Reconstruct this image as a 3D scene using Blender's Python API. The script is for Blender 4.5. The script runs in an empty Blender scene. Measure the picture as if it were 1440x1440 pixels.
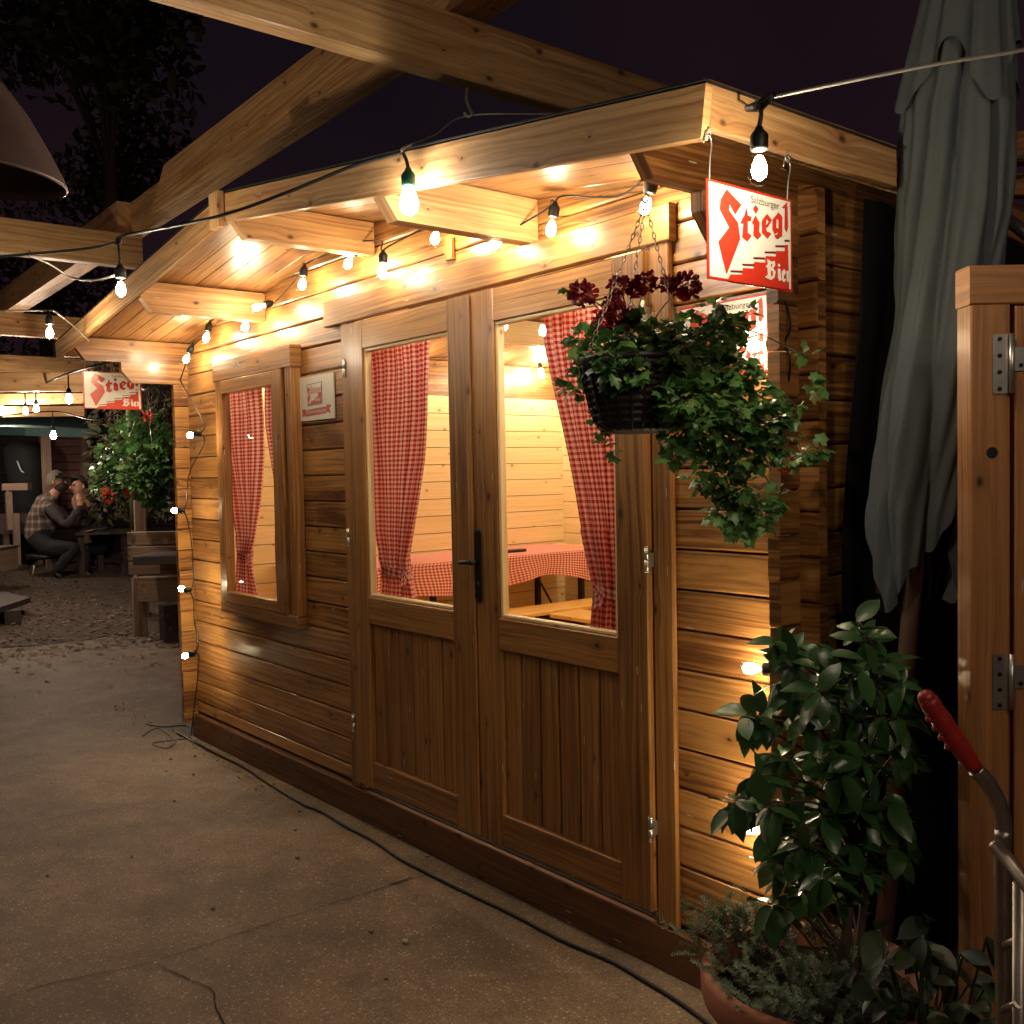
import bpy, bmesh, math, random
from mathutils import Vector, Matrix, noise
random.seed(7)
R = random.random
def U(a, b): return a + (b - a) * random.random()
sc = bpy.context.scene
C = sc.collection

# ------------------------------------------------------------------ camera
CAM = Vector((5.4679, -2.1451, 1.4605))
RT = Vector((0.63212721, 0.77461288, -0.01975039))
UP = Vector((-0.01878818, 0.04080357, 0.99899053))
FW = Vector((-0.77463681, 0.63111803, -0.04034661))
F = 1406.262
cd = bpy.data.cameras.new('camera'); cam = bpy.data.objects.new('camera', cd); C.objects.link(cam)
cd.sensor_width = 36; cd.lens = F / 1440 * 36; cd.clip_start = 0.05; cd.clip_end = 500
m = Matrix((RT, UP, -FW)).transposed().to_4x4(); m.translation = CAM
cam.matrix_world = m
sc.camera = cam
def ray(px, py): return FW + RT * ((px - 720) / F) - UP * ((py - 720) / F)
def at_d(px, py, d): return CAM + ray(px, py) * d
def at_ax(px, py, ax, v):
    r = ray(px, py); return CAM + r * ((v - CAM[ax]) / r[ax])
def at_x(px, py, v): return at_ax(px, py, 0, v)
def at_y(px, py, v): return at_ax(px, py, 1, v)
def at_z(px, py, v): return at_ax(px, py, 2, v)
def gz(x, y=0):
    h = 0.0 if x > -1 else min((-1 - x) * .05, .55)
    return h

# ------------------------------------------------------------------ materials
class NT:
    def __init__(s, name):
        s.m = bpy.data.materials.new(name); s.m.use_nodes = True
        s.t = s.m.node_tree; s.n = s.t.nodes; s.l = s.t.links
        s.n.clear(); s.out = s.n.new('ShaderNodeOutputMaterial')
    def new(s, ty, **kw):
        n = s.n.new(ty)
        for k, v in kw.items(): setattr(n, k, v)
        return n
    def lk(s, a, b): s.l.new(a, b)
    def val(s, inp, v):
        if hasattr(v, 'type') and hasattr(v, 'links'): s.lk(v, inp)
        else: inp.default_value = v
    def math(s, op, a, b=0.0, c=0.0, clamp=False):
        n = s.new('ShaderNodeMath', operation=op, use_clamp=clamp)
        s.val(n.inputs[0], a); s.val(n.inputs[1], b); s.val(n.inputs[2], c); return n.outputs[0]
    def comb(s, x, y, z=0.0):
        n = s.new('ShaderNodeCombineXYZ'); s.val(n.inputs[0], x); s.val(n.inputs[1], y); s.val(n.inputs[2], z); return n.outputs[0]
    def noise(s, v, sc_, det=3, rough=.5, dist=0.0):
        n = s.new('ShaderNodeTexNoise'); s.lk(v, n.inputs['Vector']); n.inputs['Scale'].default_value = sc_
        n.inputs['Detail'].default_value = det; n.inputs['Roughness'].default_value = rough; n.inputs['Distortion'].default_value = dist
        return n.outputs['Fac']
    def ramp(s, f, stops):
        n = s.new('ShaderNodeValToRGB'); s.lk(f, n.inputs[0]); e = n.color_ramp.elements
        while len(e) < len(stops): e.new(.5)
        for i, (p, c) in enumerate(stops): e[i].position = p; e[i].color = (*c, 1) if len(c) == 3 else c
        return n.outputs[0]
    def mix(s, f, a, b, blend='MIX'):
        n = s.new('ShaderNodeMix', data_type='RGBA', blend_type=blend)
        s.val(n.inputs[0], f)
        for i, v in ((6, a), (7, b)):
            if isinstance(v, tuple): n.inputs[i].default_value = (*v, 1) if len(v) == 3 else v
            else: s.lk(v, n.inputs[i])
        return n.outputs[2]
    def bsdf(s, col, rough=.5, metal=0.0, coat=0.0, bump=None, bstr=.3, bdist=.002, spec=.5, trans=0.0, coat_r=.15):
        b = s.new('ShaderNodeBsdfPrincipled')
        if isinstance(col, tuple): b.inputs['Base Color'].default_value = (*col, 1)
        else: s.lk(col, b.inputs['Base Color'])
        s.val(b.inputs['Roughness'], rough); s.val(b.inputs['Metallic'], metal)
        b.inputs['Coat Weight'].default_value = coat; b.inputs['Coat Roughness'].default_value = coat_r
        b.inputs['Specular IOR Level'].default_value = spec
        if bump is not None:
            n = s.new('ShaderNodeBump'); n.inputs['Strength'].default_value = bstr; n.inputs['Distance'].default_value = bdist
            s.lk(bump, n.inputs['Height']); s.lk(n.outputs[0], b.inputs['Normal'])
        if trans:
            t = s.new('ShaderNodeBsdfTranslucent'); mx = s.new('ShaderNodeMixShader'); mx.inputs[0].default_value = trans
            if isinstance(col, tuple): t.inputs[0].default_value = (*col, 1)
            else: s.lk(col, t.inputs[0])
            s.lk(b.outputs[0], mx.inputs[1]); s.lk(t.outputs[0], mx.inputs[2]); s.lk(mx.outputs[0], s.out.inputs[0])
        else: s.lk(b.outputs[0], s.out.inputs[0])
        return s.m
    def uv(s):
        n = s.new('ShaderNodeUVMap'); x = s.new('ShaderNodeSeparateXYZ'); s.lk(n.outputs[0], x.inputs[0]); return x.outputs[0], x.outputs[1]
    def obj(s):
        return s.new('ShaderNodeTexCoord').outputs['Object']

def wood(name, light, dark, knotc, rough=.42, coat=.25, stain=.5, knots=.5, coat_r=.22, contrast=1.0, bstr=.5):
    s = NT(name); u, v = s.uv()
    kv = s.comb(s.math('MULTIPLY', u, 5.0), s.math('MULTIPLY', v, 8.0))
    vo = s.new('ShaderNodeTexVoronoi', voronoi_dimensions='2D'); s.lk(kv, vo.inputs['Vector']); vo.inputs['Scale'].default_value = 1.0
    sel = s.new('ShaderNodeSeparateColor'); s.lk(vo.outputs['Color'], sel.inputs[0])
    on = s.math('GREATER_THAN', sel.outputs[0], 1 - knots)
    rad = s.math('MULTIPLY_ADD', sel.outputs[1], .055, .022)
    kd = s.math('DIVIDE', vo.outputs['Distance'], rad)
    knot = s.math('MULTIPLY', s.math('SUBTRACT', 1.35, kd, clamp=True), on)
    halo = s.math('MULTIPLY', s.math('POWER', s.math('SUBTRACT', 1.0, s.math('MULTIPLY', kd, .16), clamp=True), 2.0), on)
    wob = s.noise(s.comb(s.math('MULTIPLY', u, 1.3), s.math('MULTIPLY', v, 5.0)), 1.0, 2)
    vv = s.math('ADD', s.math('MULTIPLY', v, 1.0), s.math('ADD', s.math('MULTIPLY', halo, .018), s.math('MULTIPLY', wob, .05)))
    g1 = s.noise(s.comb(s.math('MULTIPLY', u, 1.1), s.math('MULTIPLY', vv, 75.0)), 1.0, 3, .6)
    g2 = s.noise(s.comb(s.math('MULTIPLY', u, 8.0), s.math('MULTIPLY', vv, 420.0)), 1.0, 2, .6)
    pat = s.noise(s.comb(s.math('MULTIPLY', u, 1.7), s.math('MULTIPLY', v, 7.0)), 1.0, 4, .6, .6)
    tone = s.noise(s.comb(s.math('MULTIPLY', u, .12), s.math('MULTIPLY', v, .9)), 3.1, 1)
    f = s.math('ADD', s.math('MULTIPLY_ADD', s.math('SUBTRACT', g1, .5), 1.9, .41), s.math('MULTIPLY', s.math('SUBTRACT', g2, .5), .45))
    f = s.math('ADD', f, s.math('MULTIPLY', s.math('SUBTRACT', pat, .5), stain * 1.1))
    f = s.math('ADD', f, s.math('MULTIPLY', s.math('SUBTRACT', tone, .5), stain * 1.1))
    gi = s.new('ShaderNodeNewGeometry')
    f = s.math('ADD', f, s.math('MULTIPLY', s.math('SUBTRACT', gi.outputs['Random Per Island'], .5), stain * .38))
    f = s.math('MULTIPLY_ADD', s.math('SUBTRACT', f, .41), contrast, .47, clamp=True)
    col = s.ramp(f, [(.12, light), (.5, tuple(.55 * a + .45 * b for a, b in zip(light, dark))), (.9, dark)])
    col = s.mix(s.math('MULTIPLY', halo, .55), col, dark)
    col = s.mix(s.math('MULTIPLY', knot, .95, clamp=True), col, knotc)
    # small weather streaks and scuffs
    st = s.noise(s.comb(s.math('MULTIPLY', u, 2.6), s.math('MULTIPLY', v, 26.0)), 1.0, 4, .65, .8)
    col = s.mix(s.math('MULTIPLY', s.math('MULTIPLY', s.math('SUBTRACT', st, .52, clamp=True), 3.4, clamp=True), stain * .75, clamp=True), col, tuple(.5 * a + .5 * b for a, b in zip(dark, knotc)))
    sc_ = s.noise(s.comb(s.math('MULTIPLY', u, 9.0), s.math('MULTIPLY', v, 30.0)), 1.0, 5, .7)
    col = s.mix(s.math('MULTIPLY', s.math('SUBTRACT', sc_, .6, clamp=True), 2.2, clamp=True), col, knotc)
    fk = s.new('ShaderNodeTexVoronoi', voronoi_dimensions='2D'); s.lk(s.comb(s.math('MULTIPLY', u, 9.0), s.math('MULTIPLY', v, 60.0)), fk.inputs['Vector']); fk.inputs['Scale'].default_value = 1.0
    fs2 = s.new('ShaderNodeSeparateColor'); s.lk(fk.outputs['Color'], fs2.inputs[0])
    col = s.mix(s.math('MULTIPLY', s.math('MULTIPLY', s.math('LESS_THAN', fk.outputs['Distance'], .13), s.math('GREATER_THAN', fs2.outputs[0], .975)), .75), col, (.55, .45, .32))
    rr = s.math('MULTIPLY_ADD', pat, .3, rough - .12)
    return s.bsdf(col, rr, coat=coat, coat_r=coat_r, bump=s.math('ADD', g1, s.math('MULTIPLY', pat, .8)), bstr=bstr, bdist=.0022)

def plain(name, col, rough=.5, metal=0.0, coat=0.0, var=.25, scale=14, bstr=.15, trans=0.0, spec=.5):
    s = NT(name); n = s.noise(s.obj(), scale, 4, .6)
    c = s.mix(n, tuple(x * (1 - var) for x in col), tuple(min(1, x * (1 + var)) for x in col))
    return s.bsdf(c, rough, metal, coat, bump=n, bstr=bstr, trans=trans, spec=spec)

def emis(name, col, strength):
    s = NT(name); e = s.new('ShaderNodeEmission'); e.inputs[0].default_value = (*col, 1); e.inputs[1].default_value = strength
    s.lk(e.outputs[0], s.out.inputs[0]); return s.m

def glassy(name, tint=(1, 1, 1), ior=1.45, base=.04):
    s = NT(name); fr = s.new('ShaderNodeFresnel'); fr.inputs[0].default_value = ior
    t = s.new('ShaderNodeBsdfTransparent'); t.inputs[0].default_value = (*tint, 1)
    g = s.new('ShaderNodeBsdfGlossy'); g.inputs['Roughness'].default_value = .02
    gm = s.new('ShaderNodeNewGeometry')
    ff = s.math('MULTIPLY', fr.outputs[0], s.math('SUBTRACT', 1.0, gm.outputs['Backfacing']))
    mx = s.new('ShaderNodeMixShader'); s.lk(ff, mx.inputs[0]); s.lk(t.outputs[0], mx.inputs[1]); s.lk(g.outputs[0], mx.inputs[2])
    s.lk(mx.outputs[0], s.out.inputs[0]); return s.m

def gingham(name, n, red=(.56, .035, .03), pale=(.85, .62, .55), trans=.35):
    s = NT(name); u, v = s.uv()
    def st(x):
        fr = s.math('FRACT', s.math('MULTIPLY', x, n)); return s.math('GREATER_THAN', fr, .5)
    a, b = st(u), st(v)
    mid = tuple(.45 * p + .55 * q for p, q in zip(pale, red))
    k = s.math('MULTIPLY', s.math('ADD', a, b), .5)
    col = s.ramp(k, [(0, pale), (.5, tuple(.35 * p + .65 * q for p, q in zip(pale, red))), (1, tuple(x * .7 for x in red))])
    w = s.noise(s.obj(), 400, 2)
    return s.bsdf(col, .85, bump=w, bstr=.2, trans=trans, spec=.1)

M = {}
M['log'] = wood('varnished log', (.49, .240, .072), (.125, .045, .012), (.022, .008, .004), rough=.36, coat=.45, stain=1.0, knots=.5, contrast=1.25, coat_r=.2)
M['roofwood'] = wood('roof board', (.50, .26, .09), (.17, .065, .02), (.035, .012, .006), rough=.4, coat=.4, stain=.9, knots=.75, coat_r=.18)
M['beamwood'] = wood('beam timber', (.70, .42, .18), (.35, .155, .052), (.06, .022, .010), rough=.55, coat=.08, stain=.9, knots=.65, contrast=1.15)
M['door'] = wood('door timber', (.43, .205, .058), (.12, .044, .012), (.022, .008, .004), rough=.38, coat=.3, stain=.6, knots=.3)
M['plinth'] = wood('plinth timber', (.20, .085, .035), (.075, .030, .013), (.015, .006, .004), rough=.6, coat=.0, stain=.6, knots=.5)
M['pine'] = wood('bare pine', (.84, .68, .39), (.72, .51, .25), (.30, .14, .05), rough=.5, coat=.1, stain=.25, knots=.45, bstr=.15)
M['bench'] = wood('orange lacquered pine', (.88, .56, .15), (.74, .40, .08), (.3, .12, .03), rough=.35, coat=.4, stain=.3, knots=.2)
M['gate'] = wood('gate timber', (.50, .22, .072), (.22, .085, .027), (.03, .010, .006), rough=.5, coat=.12, stain=.6, knots=.35)
M['oldwood'] = wood('weathered timber', (.30, .20, .14), (.15, .09, .06), (.04, .025, .02), rough=.75, coat=0, stain=.7, knots=.3)
M['darkwood'] = wood('dark stained timber', (.07, .045, .04), (.03, .02, .018), (.01, .008, .008), rough=.7, coat=0, stain=.6, knots=.2)
M['shed'] = wood('red brown slats', (.24, .10, .08), (.12, .05, .045), (.03, .015, .015), rough=.7, coat=0, stain=.5, knots=.1)
M['felt'] = plain('black roofing felt', (.006, .006, .006), .95, scale=60, bstr=.4)
M['black'] = plain('black painted metal', (.012, .012, .013), .4, .3)
M['blackplastic'] = plain('black plastic', (.014, .014, .014), .45)
M['steel'] = plain('galvanised steel', (.55, .54, .50), .35, .9, var=.2, scale=40)
M['oldsteel'] = plain('worn tube steel', (.36, .31, .27), .38, .9, var=.35, scale=25)
M['white'] = plain('enamel white', (.74, .72, .64), .25, coat=.5, var=.04, scale=5, bstr=.03)
M['red'] = plain('enamel red', (.56, .035, .018), .25, coat=.5, var=.08, scale=8, bstr=.03)
M['dkred'] = plain('enamel dark red', (.16, .018, .012), .3, coat=.4, var=.1)
M['ink'] = plain('enamel brown ink', (.10, .055, .04), .35, var=.1)
M['pinkred'] = plain('faded print red', (.42, .10, .08), .45, var=.3, scale=60)
M['glass'] = glassy('window glass')
M['bulbglass'] = glassy('bulb glass', (1, .99, .96), 1.5)
WARM = (1.0, .80, .56)
M['filament'] = emis('lit filament', (1.0, .81, .52), 195)
M['frost'] = emis('lit frosted bulb', (1.0, .92, .78), 200)
M['infil'] = emis('lit indoor bulb', (1.0, .84, .56), 330)
M['farbulb'] = emis('lit distant bulb', (1.0, .80, .62), 650)
M['yardfill'] = emis('unseen fill bulb', (1.0, .82, .62), 420)  # this and the weak one: unseen bulbs added as fill
M['dimfill'] = emis('weak unseen fill bulb', (1.0, .80, .58), 85)
M['festfil'] = emis('lit festoon filament', (1.0, .84, .60), 430)
M['cornfil'] = emis('weaker lit filament', (1.0, .80, .50), 150)
M['gingham'] = gingham('red gingham cloth', 52)
M['gingham_t'] = gingham('red gingham table cloth', 40, pale=(.86, .66, .58), trans=.05)
M['terra'] = plain('terracotta', (.40, .15, .08), .7, var=.25, scale=10)
M['soil'] = plain('potting soil', (.02, .014, .010), .95, scale=80, bstr=.8)
M['leafdark'] = None
def leafmat(name, c1, c2, rough=.3, coat=.3, trans=.15):
    s = NT(name)
    g = s.new('ShaderNodeNewGeometry')
    c = s.ramp(g.outputs['Random Per Island'], [(0, c1), (.55, tuple((a + b) / 2 for a, b in zip(c1, c2))), (.9, c2), (.975, (c2[0] * 1.6, c2[1] * 1.15, c2[2])), (1, (c2[1] * 1.2, c2[1] * .7, c2[2] * .8))])
    n = s.noise(s.obj(), 60, 3)
    c = s.mix(s.math('MULTIPLY', n, .35), c, tuple(x * 1.8 for x in c2))
    return s.bsdf(c, rough, coat=coat, coat_r=.25, bump=n, bstr=.2, trans=trans, spec=.5)
M['camellia'] = leafmat('glossy evergreen leaf', (.016, .050, .014), (.045, .125, .035), .34, .22, .08)
M['ivyleaf'] = leafmat('geranium leaf', (.014, .045, .012), (.085, .20, .05), .45, .08, .3)
M['ferny'] = leafmat('grey green sprig', (.05, .08, .05), (.14, .19, .12), .6, .0, .15)
M['dullleaf'] = leafmat('broad dark leaf', (.010, .020, .009), (.035, .050, .022), .42, .1, .1)
M['treeleaf'] = leafmat('night tree leaf', (.03, .035, .015), (.08, .075, .035), .6, 0, .2)
M['stem'] = plain('green stem', (.06, .10, .03), .6)
M['bark'] = plain('brown bark', (.09, .055, .035), .85, scale=40, bstr=.6)
M['crimson'] = plain('crimson petals', (.20, .008, .018), .55, var=.5, scale=90, trans=.2)
M['scarlet'] = plain('scarlet petals', (.62, .05, .03), .55, var=.4, scale=90, trans=.2)
M['wicker'] = plain('black wicker', (.010, .007, .006), .6, var=.5, scale=90)
M['canvas'] = plain('grey green canvas', (.115, .133, .140), .85, var=.18, scale=5, bstr=.2, trans=.05)
M['teal'] = plain('teal canvas', (.022, .070, .064), .7, var=.15, scale=4)
M['cover_shade_black'] = plain('black cover and shade', (.006, .006, .007), .8, var=.3, scale=6)  # barbecue cover, and the black for painted shade and light blocks
M['redgrip'] = plain('red rubber grip', (.33, .018, .015), .42, coat=.2, var=.15, scale=30)
M['cable'] = plain('black cable', (.010, .010, .010), .45)
M['greycable'] = plain('pale steel wire', (.45, .42, .38), .4, .6)
M['greenplastic'] = plain('green lamp holder', (.012, .10, .055), .4)
M['shade'] = plain('brown enamelled shade', (.115, .072, .066), .38, .2, var=.3, scale=20)
M['skin'] = plain('skin', (.52, .26, .17), .55, var=.12, scale=20)
M['hair'] = plain('short fair hair', (.13, .10, .08), .8, var=.5, scale=90)
M['darkhair'] = plain('dark hair', (.04, .025, .018), .8, var=.4, scale=90)
M['vest'] = plain('brown checked body warmer', (.095, .060, .052), .8, var=.7, scale=9)
s = NT('checked body warmer'); o_ = s.obj(); xx = s.new('ShaderNodeSeparateXYZ'); s.lk(o_, xx.inputs[0])
b1_ = s.math('GREATER_THAN', s.math('FRACT', s.math('MULTIPLY', xx.outputs[2], 11.0)), .62); b2_ = s.math('GREATER_THAN', s.math('FRACT', s.math('MULTIPLY', s.math('ADD', xx.outputs[0], xx.outputs[1]), 9.0)), .7)
M['vest'] = s.bsdf(s.ramp(s.math('MULTIPLY', s.math('ADD', b1_, b2_), .5), [(0, (.075, .045, .038)), (.5, (.17, .12, .10)), (1, (.30, .24, .20))]), .85)
M['darkcloth'] = plain('dark jumper', (.045, .032, .035), .85, var=.3, scale=20)
M['jeans'] = plain('dark trousers', (.012, .012, .017), .85, var=.3, scale=20)
M['palecloth'] = plain('pale shirt', (.30, .29, .30), .85)
M['shoe'] = plain('black shoe', (.008, .008, .009), .5)
M['paper'] = plain('white paper', (.62, .60, .58), .7)
M['greenprint'] = plain('green menu card', (.03, .25, .16), .6)
M['redprint'] = plain('red menu card', (.50, .08, .04), .6)
M['tumbler'] = glassy('drinking glass', (.95, .93, .88), 1.45)

# concrete yard
s = NT('worn concrete'); o = s.obj()
big = s.noise(o, .8, 4, .6); mid = s.noise(o, 5.0, 4, .65); fine = s.noise(o, 120, 3, .7)
col = s.ramp(s.math('ADD', s.math('MULTIPLY', big, .55), s.math('MULTIPLY', mid, .45)), [(.38, (.115, .076, .050)), (.5, (.19, .130, .088)), (.62, (.28, .20, .138))])
vo = s.new('ShaderNodeTexVoronoi', voronoi_dimensions='3D'); wv = s.new('ShaderNodeVectorMath', operation='MULTIPLY_ADD'); wn_ = s.new('ShaderNodeTexNoise'); s.lk(o, wn_.inputs['Vector']); wn_.inputs['Scale'].default_value = 90; s.lk(wn_.outputs['Color'], wv.inputs[0]); wv.inputs[1].default_value = (.012, .012, .012); s.lk(o, wv.inputs[2]); s.lk(wv.outputs[0], vo.inputs['Vector']); vo.inputs['Scale'].default_value = 75
sc2 = s.new('ShaderNodeSeparateColor'); s.lk(vo.outputs['Color'], sc2.inputs[0])
peb = s.math('MULTIPLY', s.math('LESS_THAN', vo.outputs['Distance'], s.math('MULTIPLY_ADD', sc2.outputs[1], .26, .10)), s.math('GREATER_THAN', sc2.outputs[0], s.math('MULTIPLY_ADD', big, -1.7, 1.22)))
col = s.mix(s.math('MULTIPLY', fine, .6), col, (.07, .05, .036))
vo3 = s.new('ShaderNodeTexVoronoi', voronoi_dimensions='3D'); s.lk(o, vo3.inputs['Vector']); vo3.inputs['Scale'].default_value = 150
sc3 = s.new('ShaderNodeSeparateColor'); s.lk(vo3.outputs['Color'], sc3.inputs[0])
dk = s.math('MULTIPLY', s.math('LESS_THAN', vo3.outputs['Distance'], .42), s.math('GREATER_THAN', sc3.outputs[0], .45))
col = s.mix(s.math('MULTIPLY', dk, .6), col, (.05, .035, .026))
st_ = s.noise(o, 2.1, 5, .7, .6)
col = s.mix(s.math('MULTIPLY', s.math('SUBTRACT', st_, .50, clamp=True), 4.0, clamp=True), col, (.085, .055, .037))
vo4 = s.new('ShaderNodeTexVoronoi', voronoi_dimensions='3D'); s.lk(wv.outputs[0], vo4.inputs['Vector']); vo4.inputs['Scale'].default_value = 190
sc4 = s.new('ShaderNodeSeparateColor'); s.lk(vo4.outputs['Color'], sc4.inputs[0])
pk = s.math('MULTIPLY', s.math('LESS_THAN', vo4.outputs['Distance'], .36), s.math('GREATER_THAN', sc4.outputs[0], .78))
col = s.mix(s.math('MULTIPLY', pk, .55), col, (.42, .32, .22))
col = s.mix(s.math('MULTIPLY', peb, s.math('MULTIPLY_ADD', mid, 1.3, -.15, clamp=True)), col, s.ramp(sc2.outputs[2], [(0, (.32, .24, .17)), (.6, (.50, .41, .30)), (1, (.80, .72, .60))]))
h = s.math('ADD', s.math('ADD', s.math('MULTIPLY', fine, .5), s.math('MULTIPLY', mid, .8)), s.math('MULTIPLY', peb, .6))
M['concrete'] = s.bsdf(col, .72, bump=h, bstr=.9, bdist=.006, spec=.5)
s = NT('pale grit'); g = s.new('ShaderNodeNewGeometry')
M['grit'] = s.bsdf(s.ramp(g.outputs['Random Per Island'], [(0, (.14, .10, .07)), (1, (.42, .33, .24))]), .8)
M['mulch'] = plain('bark mulch bed', (.075, .048, .032), .9, var=.6, scale=30, bstr=.9)
s = NT('bark chip'); g = s.new('ShaderNodeNewGeometry')
M['chip'] = s.bsdf(s.ramp(g.outputs['Random Per Island'], [(0, (.05, .03, .02)), (.6, (.13, .085, .055)), (1, (.30, .21, .14))]), .8)
s = NT('dry leaf'); g = s.new('ShaderNodeNewGeometry')
M['dryleaf'] = s.bsdf(s.ramp(g.outputs['Random Per Island'], [(0, (.10, .06, .03)), (1, (.36, .26, .15))]), .8)

# ------------------------------------------------------------------ object helpers
def link(name, me, mats, parent=None, smooth=False):
    if isinstance(mats, str): mats = [mats]
    for k in mats: me.materials.append(M[k] if isinstance(k, str) else k)
    o = bpy.data.objects.new(name, me); C.objects.link(o)
    if parent:
        o.parent = parent; o.matrix_parent_inverse = Matrix.Translation(-Vector(parent.location)) if parent.rotation_euler.z == 0 else Matrix()
    if smooth:
        for p in me.polygons: p.use_smooth = True
    return o
def fin(name, bm, mats, parent=None, smooth=False):
    me = bpy.data.meshes.new(name); bm.normal_update(); bm.to_mesh(me); bm.free()
    return link(name, me, mats, parent, smooth)
def tag(o, label=None, cat=None, group=None, kind=None):
    if label: o['label'] = label
    if cat: o['category'] = cat
    if group: o['group'] = group
    if kind: o['kind'] = kind
    return o
def thing(name, label, cat, loc=(0, 0, 0), group=None):
    o = bpy.data.objects.new(name, None); C.objects.link(o); o.location = loc; o.empty_display_size = .1
    return tag(o, label, cat, group)
def BM():
    b = bmesh.new(); b.loops.layers.uv.new('UVMap'); return b

def face(bm, pts, mi=0, uvs=None):
    vs = [bm.verts.new(p) for p in pts]
    f = bm.faces.new(vs); f.material_index = mi
    if uvs:
        ul = bm.loops.layers.uv.active
        for l, t in zip(f.loops, uvs): l[ul].uv = t
    return f

def plank(bm, A, B, W, T, up=(0, 0, 1), ch=.003, mi=0, mend=None):
    """a chamfered timber from A to B (centres of its ends); W across 'up', T along 'up'"""
    A, B = Vector(A), Vector(B); d = (B - A); L = d.length; d.normalize()
    up = Vector(up); side = d.cross(up).normalized(); up = side.cross(d).normalized()
    w, t = W / 2, T / 2; c = min(ch, w * .4, t * .4)
    prof = [(-w + c, -t), (w - c, -t), (w, -t + c), (w, t - c), (w - c, t), (-w + c, t), (-w, t - c), (-w, -t + c)]
    uo, vo = U(0, 60), U(0, 60)
    ul = bm.loops.layers.uv.active
    ra = [bm.verts.new(A + side * x + up * y) for x, y in prof]
    rb = [bm.verts.new(B + side * x + up * y) for x, y in prof]
    per = 0
    n = len(prof)
    for i in range(n):
        j = (i + 1) % n
        e = math.dist(prof[i], prof[j])
        f = bm.faces.new((ra[i], ra[j], rb[j], rb[i])); f.material_index = mi
        for l, t2 in zip(f.loops, ((0, per), (0, per + e), (L, per + e), (L, per))): l[ul].uv = (uo + t2[0], vo + t2[1])
        per += e
    for r, s_ in ((ra[::-1], 0), (rb, 0)):
        f = bm.faces.new(r); f.material_index = mi if mend is None else mend
        for l in f.loops:
            co = l.vert.co; l[ul].uv = (uo + .1 * (co - A).dot(side), vo + (co - A).dot(up))

def box(bm, x0, x1, y0, y1, z0, z1, ax='x', ch=.003, mi=0):
    cx, cy, cz = (x0 + x1) / 2, (y0 + y1) / 2, (z0 + z1) / 2
    if ax == 'x': plank(bm, (x0, cy, cz), (x1, cy, cz), y1 - y0, z1 - z0, (0, 0, 1), ch, mi)
    elif ax == 'y': plank(bm, (cx, y0, cz), (cx, y1, cz), x1 - x0, z1 - z0, (0, 0, 1), ch, mi)
    else: plank(bm, (cx, cy, z0), (cx, cy, z1), y1 - y0, x1 - x0, (1, 0, 0), ch, mi)

def logplank(bm, P, a0b, a1b, a0t, a1t, z0, z1, d0, d1, mo=0, mi_in=1, ch=.0085):
    """a wall log: P(a, d, z) maps run, depth and height to space; trapezoid ends allowed; outer face d0 (groove chamfers), inner d1"""
    uo, vo = U(0, 60), U(0, 60)
    sg = 1 if d1 > d0 else -1
    g = .0014
    rows = [(d0 + sg * .013, z0 + g), (d0 + sg * .0045, z0 + .0034), (d0, z0 + .0095), (d0, z1 - .0050), (d0 + sg * .0020, z1 - .0030), (d0 + sg * .013, z1 - g), (d1 - sg * ch * .5, z1 - g), (d1, z1 - .003), (d1, z0 + .003), (d1 - sg * ch * .5, z0 + g)]
    A, Bv = [], []
    ul = bm.loops.layers.uv.active
    for d, z in rows:
        t = (z - z0) / (z1 - z0)
        A.append(bm.verts.new(P(a0b + (a0t - a0b) * t, d, z))); Bv.append(bm.verts.new(P(a1b + (a1t - a1b) * t, d, z)))
    n = len(rows); per = 0
    for i in range(n):
        j = (i + 1) % n
        e = math.dist(rows[i], rows[j])
        f = bm.faces.new((A[i], A[j], Bv[j], Bv[i])); f.material_index = mi_in if i in (6, 7, 8) else mo
        for l, t2 in zip(f.loops, ((a0b, per), (a0b, per + e), (a1b, per + e), (a1b, per))): l[ul].uv = (uo + t2[0], vo + t2[1])
        per += e
    for r in (A[::-1], Bv):
        f = bm.faces.new(r); f.material_index = mo
        for l, q in zip(f.loops, rows if r is Bv else rows[::-1]): l[ul].uv = (uo + q[0] * .3, vo + q[1])

def tube(bm, pts, r, seg=8, mi=0, cap=True):
    pts = [Vector(p) for p in pts]; rs = r if isinstance(r, (list, tuple)) else [r] * len(pts)
    prev = None; rings = []
    nrm = None
    for i, p in enumerate(pts):
        d = (pts[min(i + 1, len(pts) - 1)] - pts[max(i - 1, 0)]).normalized()
        if nrm is None:
            nrm = d.orthogonal().normalized()
        else:
            nrm = (nrm - d * nrm.dot(d))
            nrm = nrm.normalized() if nrm.length > 1e-6 else d.orthogonal().normalized()
        b = d.cross(nrm)
        rings.append([bm.verts.new(p + (nrm * math.cos(a) + b * math.sin(a)) * rs[i]) for a in [2 * math.pi * k / seg for k in range(seg)]])
    for a, b in zip(rings, rings[1:]):
        for k in range(seg):
            f = bm.faces.new((a[k], a[(k + 1) % seg], b[(k + 1) % seg], b[k])); f.material_index = mi; f.smooth = True
    if cap:
        for q in (rings[0][::-1], rings[-1]):
            f = bm.faces.new(q); f.material_index = mi
def smoothpath(pts, n=6):
    pts = [Vector(p) for p in pts]; out = []
    P = [pts[0]] + pts + [pts[-1]]
    for i in range(1, len(P) - 2):
        for k in range(n):
            t = k / n
            a, b, c, d = P[i - 1], P[i], P[i + 1], P[i + 2]
            out.append(.5 * ((2 * b) + (c - a) * t + (2 * a - 5 * b + 4 * c - d) * t * t + (3 * b - a - 3 * c + d) * t ** 3))
    out.append(pts[-1]); return out
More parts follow.
